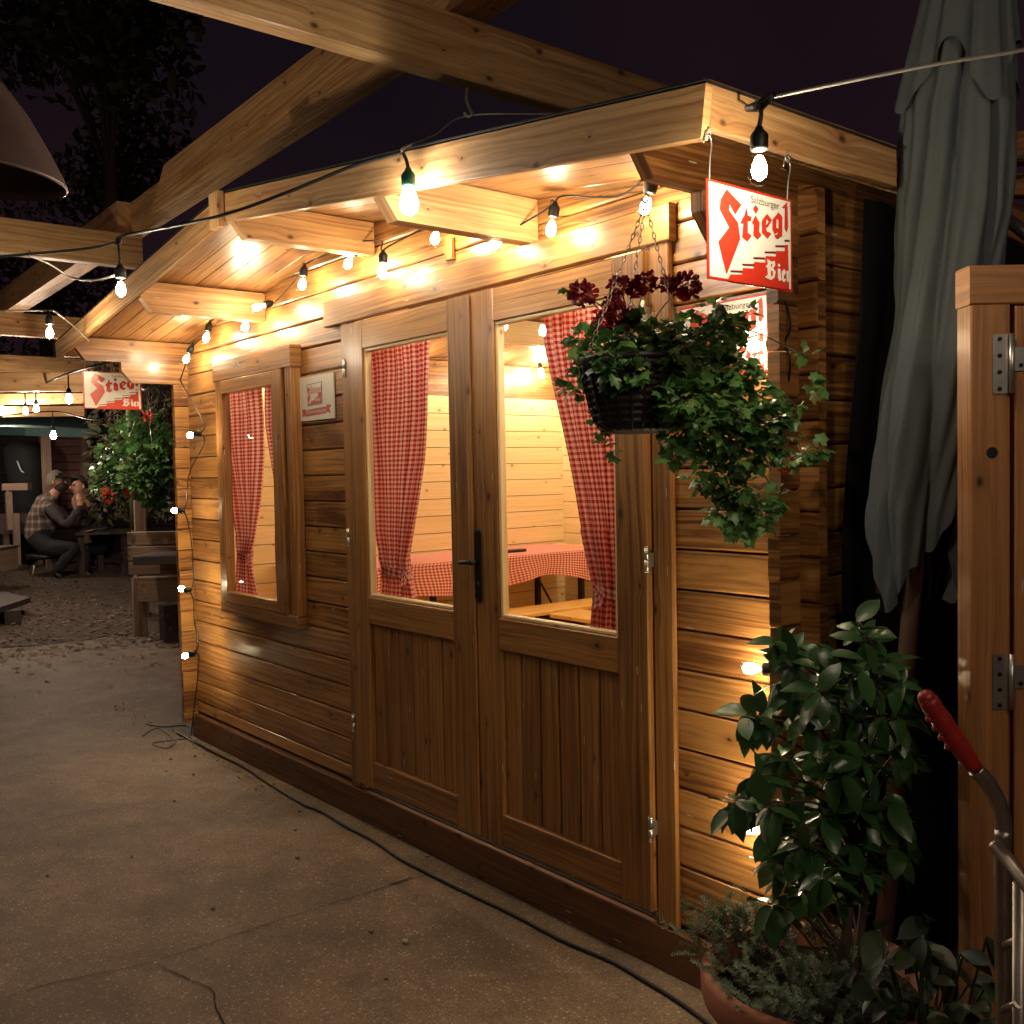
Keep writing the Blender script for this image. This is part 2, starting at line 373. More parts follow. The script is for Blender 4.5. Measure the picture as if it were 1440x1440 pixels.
def lathe(bm, prof, c=(0, 0, 0), seg=24, mi=0, ax=None, smooth=True):
    """prof: (r, z) list, around z at c; ax: direction for the axis"""
    c = Vector(c); q = Vector((0, 0, 1)).rotation_difference(Vector(ax)) if ax is not None else None
    rings = []
    for r, z in prof:
        ring = []
        for k in range(seg):
            a = 2 * math.pi * k / seg; v = Vector((r * math.cos(a), r * math.sin(a), z))
            if q: v = q @ v
            ring.append(bm.verts.new(c + v))
        rings.append(ring)
    for a, b in zip(rings, rings[1:]):
        for k in range(seg):
            f = bm.faces.new((a[k], a[(k + 1) % seg], b[(k + 1) % seg], b[k])); f.material_index = mi; f.smooth = smooth
    return rings
def ell(bm, c, rx, ry, rz, seg=16, n=8, mi=0):
    prof = [(max(1e-4, math.sin(math.pi * i / n)), -math.cos(math.pi * i / n)) for i in range(n + 1)]
    c = Vector(c); rings = []
    for r, z in prof:
        rings.append([bm.verts.new(c + Vector((rx * r * math.cos(2 * math.pi * k / seg), ry * r * math.sin(2 * math.pi * k / seg), rz * z))) for k in range(seg)])
    for a, b in zip(rings, rings[1:]):
        for k in range(seg):
            f = bm.faces.new((a[k], a[(k + 1) % seg], b[(k + 1) % seg], b[k])); f.material_index = mi; f.smooth = True

def prism_x(bm, x0, x1, prof, mi=0):
    """extrude a (y, z) outline along x; grain runs along y"""
    uo, vo = U(0, 60), U(0, 60); ul = bm.loops.layers.uv.active
    A = [bm.verts.new((x0, y, z)) for y, z in prof]; B = [bm.verts.new((x1, y, z)) for y, z in prof]
    for r in (A, B[::-1]):
        f = bm.faces.new(r); f.material_index = mi
        for l in f.loops: l[ul].uv = (uo + l.vert.co.y, vo + l.vert.co.z)
    n = len(prof)
    for i in range(n):
        j = (i + 1) % n
        f = bm.faces.new((A[j], A[i], B[i], B[j])); f.material_index = mi
        for l in f.loops: l[ul].uv = (uo + l.vert.co.y + l.vert.co.z * .3, vo + 3 + l.vert.co.x)
def poly(bm, pts2, P, mi=0):
    """a flat outline (convex or not) as one face; P maps (u, v) to space"""
    vs = [bm.verts.new(P(*p)) for p in pts2]
    f = bm.faces.new(vs); f.material_index = mi; f.normal_update()
    if len(pts2) > 4: bmesh.ops.triangulate(bm, faces=[f])

# ------------------------------------------------------------------ world
w = bpy.data.worlds.new('World'); sc.world = w; w.use_nodes = True
nt = w.node_tree; bg = nt.nodes['Background']
tc = nt.nodes.new('ShaderNodeTexCoord'); nz = nt.nodes.new('ShaderNodeTexNoise'); nz.inputs['Scale'].default_value = 1.3; nz.inputs['Detail'].default_value = 3
cr = nt.nodes.new('ShaderNodeValToRGB'); nt.links.new(tc.outputs['Generated'], nz.inputs['Vector']); nt.links.new(nz.outputs['Fac'], cr.inputs[0]); nt.links.new(cr.outputs[0], bg.inputs[0])
cr.color_ramp.elements[0].position = .3; cr.color_ramp.elements[0].color = (.0022, .0020, .0036, 1)
cr.color_ramp.elements[1].position = .7; cr.color_ramp.elements[1].color = (.0100, .0042, .0056, 1)
bg.inputs[1].default_value = 1.0

# ------------------------------------------------------------------ ground
bm = BM()
xs = [-60, -40, -25, -18, -14] + [-12 + .5 * i for i in range(44)] + [11, 14, 20, 40]
ys = [-40, -20, -10, -6] + [-5 + .5 * i for i in range(34)] + [14, 20, 30, 50]
vg = [[bm.verts.new((x, y, gz(x))) for y in ys] for x in xs]
for i in range(len(xs) - 1):
    for j in range(len(ys) - 1):
        f = bm.faces.new((vg[i][j], vg[i + 1][j], vg[i + 1][j + 1], vg[i][j + 1])); f.smooth = True
tag(fin('ground', bm, 'concrete'), kind='structure')
# mulch bed, a sheet 4 mm above with a ragged edge
bm = BM()
edge = [(-3.3 + .25 * noise.noise((0, y * 1.3, 0)) + .08 * noise.noise((3, y * 7, 0)), y) for y in [-6 + .12 * i for i in range(130)]]
cols = [0, -.6, -1.5, -3, -5, -8, -14, -30]
vg = [[bm.verts.new((x + c, y, gz(x + c) + .006)) for c in cols] for x, y in edge]
for i in range(len(vg) - 1):
    for j in range(len(cols) - 1):
        bm.faces.new((vg[i][j], vg[i + 1][j], vg[i + 1][j + 1], vg[i][j + 1]))
tag(fin('bark_ground', bm, 'mulch'), kind='structure')
bm = BM()
for i in range(9000):
    t = R() ** 1.6
    x = -2.9 - t * 7.5; y = U(-1.6 - t, 2.4 + t * 2)
    if i < 500: x = -3.3 + abs(random.gauss(0, .7)); y = U(-1.2, 1.3)
    elif x > -3.3 and R() < .6: continue
    a = U(0, 6.3); l = U(.012, .035); wd = l * U(.3, .6); z = gz(x) + .008 + U(0, .012); tl = U(-.5, .5)
    dx, dy = math.cos(a) * l, math.sin(a) * l; ex, ey = -math.sin(a) * wd, math.cos(a) * wd
    face(bm, [(x - dx, y - dy, z - tl * l * .3), (x + ex, y + ey, z + .004), (x + dx, y + dy, z + tl * l * .3 + .006), (x - ex, y - ey, z)])
tag(fin('bark_litter', bm, 'chip'), kind='stuff')
# joint and cracks in the slab: thin dark ribbons
def ribbon(name, pts, wd):
    bm = BM(); P = smoothpath(pts, 8); prev = None; P = [p + Vector((U(-1, 1) * wd * .8, U(-1, 1) * wd * .8, 0)) for p in P]
    for i in range(len(P) - 1):
        d = (P[i + 1] - P[i]).normalized(); n_ = Vector((-d.y, d.x, 0)) * wd * U(.4, 1.1)
        a, b = P[i] - n_, P[i] + n_
        if prev: face(bm, [prev[0], a, b, prev[1]])
        prev = (a, b)
    return tag(fin(name, bm, 'soil'), kind='structure')
gp = lambda px, py: (lambda p: Vector((p.x, p.y, .004)))(at_z(px, py, 0))
ribbon('ground_joint', [gp(-60, 1425), gp(70, 1385), gp(220, 1352), gp(400, 1293), gp(560, 1243), gp(620, 1225)], .0022)
ribbon('ground_crack', [gp(222, 1358), gp(262, 1377), gp(298, 1393), gp(303, 1415), gp(318, 1450)], .0026)
ribbon('ground_crack', [gp(548, 1245), gp(582, 1234)], .005)
ribbon('ground_crack', [gp(60, 1155), gp(150, 1138), gp(250, 1125)], .0015)
# small stones and leaves lying on the slab
bm = BM()
for px, py, r in [(418, 1207, .012), (522, 1311, .012), (570, 1326, .014), (600, 1205, .012), (240, 1068, .012), (290, 1052, .012), (272, 1090, .01), (415, 1168, .01), (543, 1377, .008), (185, 1205, .008), (67, 1232, .009), (300, 1279, .009), (245, 1127, .01), (360, 1110, .009), (118, 983, .02), (234, 1085, .008), (415, 1125, .007)]:
    c = at_z(px, py, 0); ell(bm, (c.x, c.y, r * .4), r, r * .8, r * .5, 7, 5)
for i in range(900):
    t = R(); x = -2.5 + t * 6.6; y = -.10 - abs(random.gauss(0, 1.0))
    r = U(.0015, .0038); ell(bm, (x, y, r * .5), r, r * U(.6, 1), r * .6, 5, 4)
tag(fin('loose_gravel', bm, 'grit'), kind='stuff')
bm = BM()
for i in range(120):
    x = U(-1.2, 1.6); y = -.06 - abs(random.gauss(0, .09)); z = .004; a = U(0, 6.3); l = U(.008, .02)
    face(bm, [(x, y, z), (x + math.cos(a) * l, y + math.sin(a) * l, z + U(.001, .01)), (x + math.cos(a + .5) * l * 1.5, y + math.sin(a + .5) * l * 1.5, z + U(.001, .012)), (x + math.cos(a + 1) * l, y + math.sin(a + 1) * l, z)])
tag(fin('fallen_leaves', bm, 'dryleaf'), kind='stuff')

# ------------------------------------------------------------------ the cabin
P_ = .114
def rz(k): return 1.345 - P_ * k
XL, XR = -.035, 3.98           # outer faces of the side walls
DEP = 2.80                      # inner face of the back wall
RX, RTOP = 1.98, 2.472          # ridge line x, underside of roof boards there
SL = .132
def roofz(x): return RTOP - SL * abs(x - RX) + .0
cabin = thing('log_cabin', 'long varnished log cabin with double glazed doors and low gable roof', 'cabin')
Pf = lambda a, d, z: (a, d, z)
Px = lambda a, d, z: (d, a, z)
WIN = (.475, 1.27, .84, 1.94); DOOR = (1.84, 3.475, .10, 2.09)
bm = BM()
rows = []
z0 = .14; k = 10
zz = [.14] + [rz(k) for k in range(10, -11, -1) if rz(k) > .15]
for za, zb in zip(zz, zz[1:] + [rz(-11)]):
    # extent under the roof
    def ext(z):
        e = (RTOP - z) / SL
        return max(RX - e, -.085), min(RX + e, 4.035)
    if za >= RTOP - .004: break
    zb2 = min(zb, RTOP - .003)
    a0, a1 = ext(za + .002); b0, b1 = ext(zb2)
    if a1 - a0 < .05: break
    b0 = min(b0, RX - .01); b1 = max(b1, RX + .01)
    segs = [(a0, a1, b0, b1)]
    for (ox0, ox1, oz0, oz1) in (WIN, DOOR):
        ns = []
        for (p, q, r_, s_) in segs:
            if za < oz1 - .02 and zb > oz0 + .02 and p < ox0 and q > ox1: ns += [(p, ox0, r_, ox0), (ox1, q, ox1, s_)]
            else: ns.append((p, q, r_, s_))
        segs = ns
    for (p, q, r_, s_) in segs:
        logplank(bm, Pf, p, q, r_, s_, za, zb2, 0.0 + U(0, .0015), .034)
fin('front_wall', bm, ['log', 'pine'], cabin)
def sidewall(name, d0, d1, y0, y1, exts):
    bm = BM(); z = .09
    zr = [.09] + [1.345 + .057 - P_ * k for k in range(11, -9, -1) if 1.345 + .057 - P_ * k > .1 and 1.345 + .057 - P_ * k <= 2.215]
    top = roofz(d1) - .006
    zr = [z for z in zr if z < 1.93] + [1.977]
    for za, zb in zip(zr, zr[1:]):
        dd_ = d0 + U(-.0008, .0008); ye = y0 + U(-.004, .003); n0 = len(bm.verts)
        logplank(bm, Px, .0345, y1, .0345, y1, za, min(zb, top), dd_, d1)
        logplank(bm, Px, ye, -.0005, ye, -.0005, za, min(zb, top), dd_, d1, 0, 0)
    # the top two logs run forward as corbels with cut ends
    x0, x1 = min(d0, d1), max(d0, d1)
    for za, zb, tip in ((1.978, 2.086, exts[0]), (2.0865, top, exts[1])):
        prism_x(bm, x0, x1, [(tip, zb), (tip, zb - .045), (tip + .055, za), (y1, za), (y1, zb)])
    fin(name, bm, ['log', 'pine'], cabin)
sidewall('side_wall', XL, 0.0, -.082, DEP + .1, (-.36, -.60))
sidewall('side_wall', XR, XR - .035, -.082, DEP + .1, (-.36, -.575))
bm = BM()
zz2 = [.14] + [rz(k) for k in range(10, -11, -1) if rz(k) > .15]
for za, zb in zip(zz2, zz2[1:] + [rz(-11)]):
    if za >= RTOP - .004: break
    zb2 = min(zb, RTOP - .003); e0 = (RTOP - za - .002) / SL; e1 = (RTOP - zb2) / SL
    logplank(bm, Pf, max(RX - e0, -.08), min(RX + e0, 4.03), min(max(RX - e1, -.08), RX - .01), max(min(RX + e1, 4.03), RX + .01), za, zb2, DEP + .035, DEP)
fin('back_wall', bm, ['log', 'pine'], cabin)
bm = BM()
for i in range(25):
    y = .036 + i * .1105
    box(bm, 0.002, 3.944, y, min(y + .1095, DEP), .135, .155, 'x', .001)
fin('cabin_floor', bm, 'bench', cabin)
bm = BM()
box(bm, -.03, 4.0, -.024, 0.03, 0.0, .132, 'x', .004)
fin('plinth', bm, 'plinth', cabin)
bm = BM()  # sills coloured black for the shade in the gap under the doors
box(bm, 1.845, 3.47, .0345, .08, .136, .165, 'x', .002)
fin('gap_shade_sill', bm, 'cover_shade_black', cabin)
bm = BM(); box(bm, 1.80, 3.50, .0005, .034, .10, .1355, 'x', .001); fin('gap_shade_sill', bm, 'cover_shade_black', cabin)
# roof boards: they run up the slope; thick felt on top; fascias
bm = BM()  # black faces added inside the walls to stop indoor light leaking out
for xa_, xb_, zb_ in ((-.03, WIN[0] - .004, 2.10), (WIN[1] + .004, DOOR[0] - .004, 2.25), (DOOR[1] + .004, 3.94, 2.10)):
    face(bm, [(xa_, .0180, .16), (xb_, .0180, .16), (xb_, .0180, zb_), (xa_, .0180, zb_)])
face(bm, [(XR - .0185, .04, .12), (XR - .0185, DEP, .12), (XR - .0185, DEP, 2.05), (XR - .0185, .04, 2.05)])
face(bm, [(XL + .0185, -.075, .12), (XL + .0185, DEP, .12), (XL + .0185, DEP, 1.96), (XL + .0185, -.075, 1.96)])
face(bm, [(.03, DEP + .018, .16), (3.9, DEP + .018, .16), (3.9, DEP + .018, 2.19), (.03, DEP + .018, 2.19)])
fin('wall_light_block', bm, 'cover_shade_black', cabin)
bm = BM(); y = -.60; i = 0
YB = DEP + .2
while y < YB - .02:
    wd = .0885
    for sgn in (-1, 1):
        ov = 2.20 if sgn < 0 or y < .07 else 2.035
        A = Vector((RX, y + wd / 2, RTOP + .009)); B = Vector((RX + sgn * ov, y + wd / 2, RTOP + .009 - SL * ov))
        plank(bm, A, B, wd - .0012, .017, (0, 0, 1), .0022)
    y += wd
roof = fin('roof', bm, 'roofwood', cabin)
bm = BM()
for sgn, ov, ya_, yb_ in ((-1, 2.226, -.626, YB + .02), (1, 2.226, -.626, .09), (1, 2.045, .0905, YB + .02)):
    xa, xe = RX, RX + sgn * ov; za = RTOP + .0205; ze = za - SL * ov
    q = [(xa, ya_, za), (xe, ya_, ze), (xe, yb_, ze), (xa, yb_, za)]
    t = [Vector(p) + Vector((0, 0, .004)) for p in q]
    if sgn > 0: q = q; 
    face(bm, t); face(bm, q[::-1])
    for a in range(4):
        b = (a + 1) % 4; face(bm, [q[a], q[b], t[b], t[a]])
# ragged felt lip
fin('roof_felt', bm, 'felt', roof)
def fascia(xa, za, xb, zb, h, y0, y1):
    bm = BM(); A = Vector((xa, (y0 + y1) / 2, za)); B = Vector((xb, (y0 + y1) / 2, zb))
    plank(bm, A, B, y1 - y0, h, (0, 0, 1), .002); return bm
EZ = RTOP + .018 - SL * 2.2
fin('fascia', fascia(RX + .0, RTOP - .035, RX + 2.222, RTOP - .035 - SL * 2.222, .104, -.622, -.601), 'beamwood', roof)
fin('fascia', fascia(RX - .001, RTOP - .035, RX - 2.222, RTOP - .035 - SL * 2.222 + .015, .104, -.6225, -.6015), 'beamwood', roof)
bm = BM(); box(bm, RX - .075, RX + .008, -.648, -.6235, RTOP - .105, RTOP + .022, 'z', .002); fin('ridge_cover', bm, 'beamwood', roof)
bm = BM(); box(bm, RX + 2.2005, RX + 2.221, -.600, .075, EZ - .085, EZ + .010, 'y', .002); fin('fascia', bm, 'beamwood', roof)
bm = BM(); box(bm, RX - 2.221, RX - 2.2005, -.600, YB, EZ - .075, EZ + .012, 'y', .002); fin('fascia', bm, 'beamwood', roof)
# purlins
for x1, zb in ((1.0, 2.20), (2.0, 2.335), (3.0, 2.195)):
    x0 = x1 - .055; zt = min(roofz(x0), roofz(x1)) - .002
    bm = BM(); prism_x(bm, x0, x1, [(-.60, zt), (-.60, zt - .055), (-.54, zb), (-.0025, zb), (-.0025, zt)])
    fin('purlin', bm, 'beamwood', cabin)
    bm = BM(); prism_x(bm, x0, x1, [(.036, zt), (.036, zb), (DEP - .002, zb), (DEP - .002, zt)])
    fin('purlin', bm, 'pine', cabin)
# small block under the ridge purlin, beside the header
bm = BM(); box(bm, 2.50, 2.545, -.020, -.002, 2.225, 2.30, 'z', .002); fin('batten', bm, 'log', cabin)
# header board and door casing
bm = BM(); box(bm, 1.62, 3.585, -.032, -.002, 2.093, 2.197, 'x', .004); fin('lintel', bm, 'door', cabin)
dframe = BM(); box(dframe, 3.500, 3.572, -.022, -.002, .14, 2.092, 'z', .003); box(dframe, 3.476, 3.498, -.018, .034, .14, 2.092, 'z', .002)
box(dframe, 1.745, 1.8085, -.022, -.002, .14, 2.092, 'z', .003); box(dframe, 1.8105, 1.839, -.016, .034, .14, 2.092, 'z', .002)
box(dframe, 1.842, 3.472, .002, .034, 2.0815, 2.0915, 'x', .001)
fin('door_casing', dframe, 'door', cabin)
def leaf(x0, x1, gx0, gx1, side):
    d = bpy.data.objects.new('door', None); C.objects.link(d); d.parent = cabin
    y0, y1 = -.042, -.0005
    bm = BM()
    box(bm, x0, gx0, y0, y1, .172, 2.078, 'z', .003); box(bm, gx1, x1, y0, y1, .172, 2.078, 'z', .003)
    e = .0006
    for za, zb in ((.174, .283), (.853, .962), (1.968, 2.0765)): box(bm, gx0 + e, gx1 - e, y0 + .0012, y1 - .001, za, zb, 'x', .003)
    f = fin('door_frame', bm, 'door', d)
    bm = BM(); n = 6; wd = (gx1 - gx0 - .002) / n
    for i in range(n): box(bm, gx0 + .001 + i * wd, gx0 + .001 + (i + 1) * wd - .0065, -.024, -.010, .284, .852, 'z', .0055)
    fin('lower_panel', bm, 'door', d)
    bm = BM(); box(bm, gx0 + .001, gx1 - .001, -.0092, -.004, .284, .852, 'z', .0005); fin('groove_light_block', bm, 'cover_shade_black', d)  # added black backing: blocks indoor light and darkens the grooves
    bm = BM(); t = .014
    for (a, b, c_, e_) in ((gx0, gx0 + t, .963, 1.967), (gx1 - t, gx1, .963, 1.967)): box(bm, a + .0005, b, -.034, -.006, c_, e_, 'z', .003)
    for (c_, e_) in ((.9625, .975), (1.955, 1.9675)): box(bm, gx0 + t, gx1 - t, -.033, -.0065, c_, e_, 'x', .003)
    fin('glazing_bead', bm, 'pine', d)
    bm = BM(); box(bm, gx0 + .010, gx1 - .010, -.021, -.018, .970, 1.960, 'z', .0005); fin('pane', bm, 'glass', d)
    hx = x1 + .004 if side > 0 else x0 - .004
    for hz in (.42, 1.20, 1.90):
        bm = BM(); tube(bm, [(hx, y0 - .004, hz - .035), (hx, y0 - .004, hz - .001)], .0075, 10); tube(bm, [(hx, y0 - .004, hz + .001), (hx, y0 - .004, hz + .035)], .0075, 10)
        tube(bm, [(hx, y0 - .004, hz - .0365), (hx, y0 - .004, hz - .035)], .009, 10); tube(bm, [(hx, y0 - .004, hz + .035), (hx, y0 - .004, hz + .0385)], .005, 10)
        box(bm, hx + side * .002 - .004, hx + side * .002 + .004, y0 + .002, y0 + .02, hz - .02, hz + .02, 'z', .001)
        fin('hinge', bm, 'steel', d)
    return d
dl = leaf(1.812, 2.672, 1.948, 2.538, -1)
dr = leaf(2.6755, 3.494, 2.804, 3.370, 1)
bm = BM(); box(bm, 2.652, 2.680, -.052, -.0432, .18, 2.07, 'z', .004); fin('cover_strip', bm, 'door', dl)
# lever handle with long back plate
hnd = BM(); hx = 2.700
box(hnd, hx - .017, hx + .017, -.050, -.0425, 1.022, 1.250, 'z', .004); ell(hnd, (hx, -.046, 1.250), .017, .0045, .017, 12, 6); ell(hnd, (hx, -.046, 1.022), .017, .0045, .017, 12, 6)
tube(hnd, [(hx, -.046, 1.148), (hx, -.082, 1.148)], .009, 10)
tube(hnd, smoothpath([(hx, -.080, 1.148), (hx - .02, -.088, 1.149), (hx - .05, -.088, 1.146), (hx - .058, -.082, 1.146)], 4), [.008] * 10 + [.008, .008, .006], 8)
tube(hnd, [(hx, -.056, 1.07), (hx, -.044, 1.07)], .010, 10)
fin('handle', hnd, 'black', dr)
# window: deep casing box with a sash
wn = bpy.data.objects.new('window', None); C.objects.link(wn); wn.parent = cabin
bm = BM()
box(bm, .487, 1.352, -.060, -.002, 1.952, 2.052, 'x', .003)     # head
box(bm, .500, 1.350, -.058, -.002, .765, .822, 'x', .003)       # sill board
box(bm, .486, .560, -.050, -.0005, .8225, 1.9515, 'z', .003)
box(bm, 1.285, 1.345, -.055, -.002, .8225, 1.9515, 'z', .003)
fin('window_casing', bm, 'door', wn)
bm = BM()
box(bm, .5605, .592, -.062, -.018, .824, 1.950, 'z', .003); box(bm, 1.165, 1.258, -.066, -.018, .824, 1.950, 'z', .003)
box(bm, 1.2585, 1.2845, -.040, -.018, .824, 1.950, 'z', .002)
box(bm, .5925, 1.1645, -.062, -.019, .825, .878, 'x', .003); box(bm, .5925, 1.1645, -.062, -.019, 1.885, 1.949, 'x', .003)
fin('sash', bm, 'door', wn)
bm = BM(); box(bm, .5935, 1.162, -.030, -.027, .880, 1.883, 'z', .0005); fin('pane', bm, 'glass', wn)
# little hook screw on the head of the casing
bm = BM(); tube(bm, smoothpath([(.83, -.060, 2.02), (.83, -.072, 2.02), (.83, -.074, 2.005), (.83, -.066, 1.998)], 4), .0025, 6); fin('screw_hook', bm, 'steel', wn)

# ------------------------------------------------------------------ curtains
def curtain(name, label, rows_, y0, width, nf, amp, tie=None, top_hem=True, zshift=0):
    """rows_: (px_left, px_right, py) of the hanging cloth, brought to the plane y0; pleats gather towards the tie"""
    th = thing(name, label, 'curtain', (at_y(rows_[0][0], rows_[0][2], y0).x, y0, 1.9), 'red gingham curtains')
    pts = []
    for a, b, py in rows_:
        l, r = at_y(a, py, y0), at_y(b, py, y0); pts.append(((l.z + r.z) / 2, l.x, r.x))
    bm = BM(); nu, nv = 110, 90
    zt, zb = pts[0][0], pts[-1][0]; V = []
    for j in range(nv + 1):
        z = zt + (zb - zt) * j / nv
        for k in range(len(pts) - 1):
            if pts[k][0] >= z >= pts[k + 1][0] - 1e-6: break
        t = (pts[k][0] - z) / max(1e-6, pts[k][0] - pts[k + 1][0]); t2 = t
        xl = pts[k][1] + (pts[k + 1][1] - pts[k][1]) * t2; xr = pts[k][2] + (pts[k + 1][2] - pts[k][2]) * t2
        row = []
        for i in range(nu + 1):
            u = i / nu; ph = nf * 2 * math.pi * (u + .035 * math.sin(5 * u + 1.3))
            wdt = xr - xl; am = amp * (1.0 if wdt > .2 else 1.3)
            yy = y0 + am * math.sin(ph) + am * .4 * math.sin(ph * .37 + 1 + z * 2.2) + .004 * math.sin(z * 9 + u * 7)
            row.append(bm.verts.new((xl + wdt * (u + .012 * math.sin(ph * 2)), yy, z)))
        V.append(row)
    ul = bm.loops.layers.uv.active
    for j in range(nv):
        for i in range(nu):
            f = bm.faces.new((V[j][i], V[j + 1][i], V[j + 1][i + 1], V[j][i + 1])); f.smooth = True
            for l, (a, b) in zip(f.loops, ((i, j), (i, j + 1), (i + 1, j + 1), (i + 1, j))): l[ul].uv = (a / nu * width, (zt + (zb - zt) * b / nv))
    fin('cloth', bm, 'gingham', th)
    if tie is not None:
        zt_ = tie[0]; bm = BM(); n = 28; ul = bm.loops.layers.uv.active; xa, xb = tie[1], tie[2]; rng = []
        for k in range(n + 1):
            a = 2 * math.pi * k / n; c_ = Vector(((xa + xb) / 2 + (xb - xa) / 2 * 1.06 * math.cos(a), y0 + (amp + .014) * math.sin(a), zt_ + .006 * math.sin(a * 2)))
            rng.append([bm.verts.new(c_ + Vector((0, 0, dz))) for dz in (-.016, 0.0, .016)])
        for k in range(n):
            for q in range(2):
                f = bm.faces.new((rng[k][q], rng[k][q + 1], rng[k + 1][q + 1], rng[k + 1][q])); f.smooth = True
                for l, (a, b) in zip(f.loops, ((k, q), (k, q + 1), (k + 1, q + 1), (k + 1, q))): l[ul].uv = (a / n * .3, b * .016)
        # loose bow tails
        for s_ in (0, 1):
            px_ = Vector((tie[3], y0 - amp - .012, zt_)); a = -.4 - s_ * .9
            L = .055; d = Vector((math.cos(a) * .8, -.2, math.sin(a)))
            n_ = Vector((-math.sin(a), 0, math.cos(a))) * .012
            face(bm, [px_ - n_, px_ + d * L - n_ * 1.6, px_ + d * L + n_ * 1.6, px_ + n_], 0, [(0, 0), (L, 0), (L, .03), (0, .03)])
        fin('tieback', bm, 'gingham', th)
    return th
YC = .062
X_ = lambda px, py: at_y(px, py, YC).x
Z_ = lambda px, py: at_y(px, py, YC).z
curtain('curtain', 'red gingham curtain tied back low behind the small side window', [(303, 369, 543), (308, 371, 590), (314, 370, 640), (325, 366, 700), (329, 363, 725), (336, 358, 758), (338, 353, 778), (336, 355, 803), (331, 363, 838)], YC, .62, 7, .012, (Z_(345, 780), X_(337, 780), X_(354, 780), X_(354, 780)))
curtain('curtain', 'narrow sliver of red gingham curtain at the edge of the small side window', [(371, 396, 541), (373, 396, 600), (379, 396, 640), (386, 397, 680), (389, 397, 720), (392, 397, 838)], YC, .3, 4, .008)
curtain('curtain', 'red gingham curtain tied in the glass of the door beside the wall tile', [(512, 607, 470), (518, 606, 520), (520, 603, 590), (522, 598, 647), (526, 590, 700), (530, 582, 747), (538, 574, 785), (542, 575, 803), (541, 579, 820), (538, 583, 848)], YC, .95, 8, .014, (Z_(558, 803), X_(541, 803), X_(575, 803), X_(575, 803)))
curtain('curtain', 'red gingham curtain tied in the glass of the door by the hanging basket', [(760, 886, 428), (764, 886, 470), (773, 886, 520), (790, 886, 600), (812, 886, 700), (822, 884, 750), (834, 882, 800), (841, 880, 832), (838, 883, 855), (834, 886, 900)], YC, 1.0, 9, .014, (Z_(860, 832), X_(840, 832), X_(880, 832), X_(848, 832)))

# ------------------------------------------------------------------ inside furniture
def frame_leg(bm, x0, x1, y, z0, z1, ax):
    pass
tb = thing('trestle_table', 'long beer garden table with folding black legs inside the cabin', 'table', (.33, 1.75, .155))
bm = BM()
for i in range(3): box(bm, .03 + i * .2, .03 + (i + 1) * .2 - .001, .55, 2.72, .905, .932, 'y', .003)
fin('table_top', bm, 'bench', tb)
for y in (1.55, 2.45):
    bm = BM()
    for x in (.10, .55): box(bm, x - .02, x + .02, y - .015, y + .015, .155, .904, 'z', .002)
    box(bm, .12, .53, y - .008, y + .008, .42, .45, 'x', .002); box(bm, .12, .53, y - .008, y + .008, .86, .89, 'x', .002)
    tube(bm, [(.33, y, .44), (.33, y + (.3 if y < 2 else -.3), .9)], .008, 6)
    fin('leg', bm, 'black', tb)
# cloth on it
bm = BM(); ul = bm.loops.layers.uv.active
nx, ny = 40, 110; V = []
for j in range(ny + 1):
    y = .48 + (2.60 - .48) * j / ny; row = []
    for i in range(nx + 1):
        s_ = i / nx * .92
        hang = .17 + .03 * math.sin(y * 5.2) + .035 * math.sin(y * 2.1 + 1)
        if s_ < .645: p = (.01 + s_, y, .9345 + .0006 * math.sin(y * 40))
        else:
            t = (s_ - .645) / (.92 - .645); p = (.655 + .018 * math.sin(y * 17 + t) * t + .01 * t, y + .01 * math.sin(t * 4 + y * 9), .934 - hang * t * 1.25)
        row.append(bm.verts.new(p))
    V.append(row)
for j in range(ny):
    for i in range(nx):
        f = bm.faces.new((V[j][i], V[j][i + 1], V[j + 1][i + 1], V[j + 1][i])); f.smooth = True
        for l, (a, b) in zip(f.loops, ((i, j), (i + 1, j), (i + 1, j + 1), (i, j + 1))): l[ul].uv = (a / nx * .92, b / ny * 2.1)
tag(fin('tablecloth', bm, 'gingham_t'), 'red gingham cloth hanging over the long table inside the cabin', 'tablecloth')
def bench(label, x0, x1, y0, y1, ax, leg='x'):
    t = thing('bench', label, 'bench', ((x0 + x1) / 2, (y0 + y1) / 2, .155), 'beer garden benches in the cabin')
    bm = BM(); box(bm, x0, x1, y0, y1, .600, .627, ax, .005); fin('seat', bm, 'bench', t)
    for q in (.16, .84):
        bm = BM()
        if ax == 'y':
            y = y0 + (y1 - y0) * q
            for x in (x0 + .03, x1 - .03): box(bm, x - .015, x + .015, y - .01, y + .01, .155, .599, 'z', .001)
            box(bm, x0 + .04, x1 - .04, y - .006, y + .006, .35, .38, 'x', .001); tube(bm, [((x0 + x1) / 2, y, .36), ((x0 + x1) / 2, y + (.2 if q < .5 else -.2), .595)], .007, 6)
        else:
            x = x0 + (x1 - x0) * q
            for y in (y0 + .03, y1 - .03): box(bm, x - .01, x + .01, y - .015, y + .015, .155, .599, 'z', .001)
            box(bm, x - .006, x + .006, y0 + .04, y1 - .04, .35, .38, 'y', .001); tube(bm, [(x, (y0 + y1) / 2, .36), (x + (.2 if q < .5 else -.2), (y0 + y1) / 2, .595)], .007, 6)
        fin('leg', bm, 'black', t)
bench('orange lacquered bench pulled up along the clothed table', .74, .99, .70, 2.70, 'y')
bench('orange lacquered bench standing across the end of the room', 1.08, 3.2, 1.70, 1.95, 'x')
bm = BM(); p = at_z(716, 776, .94); box(bm, p.x - .03, p.x + .03, p.y - .12, p.y + .12, .936, .955, 'y', .003)
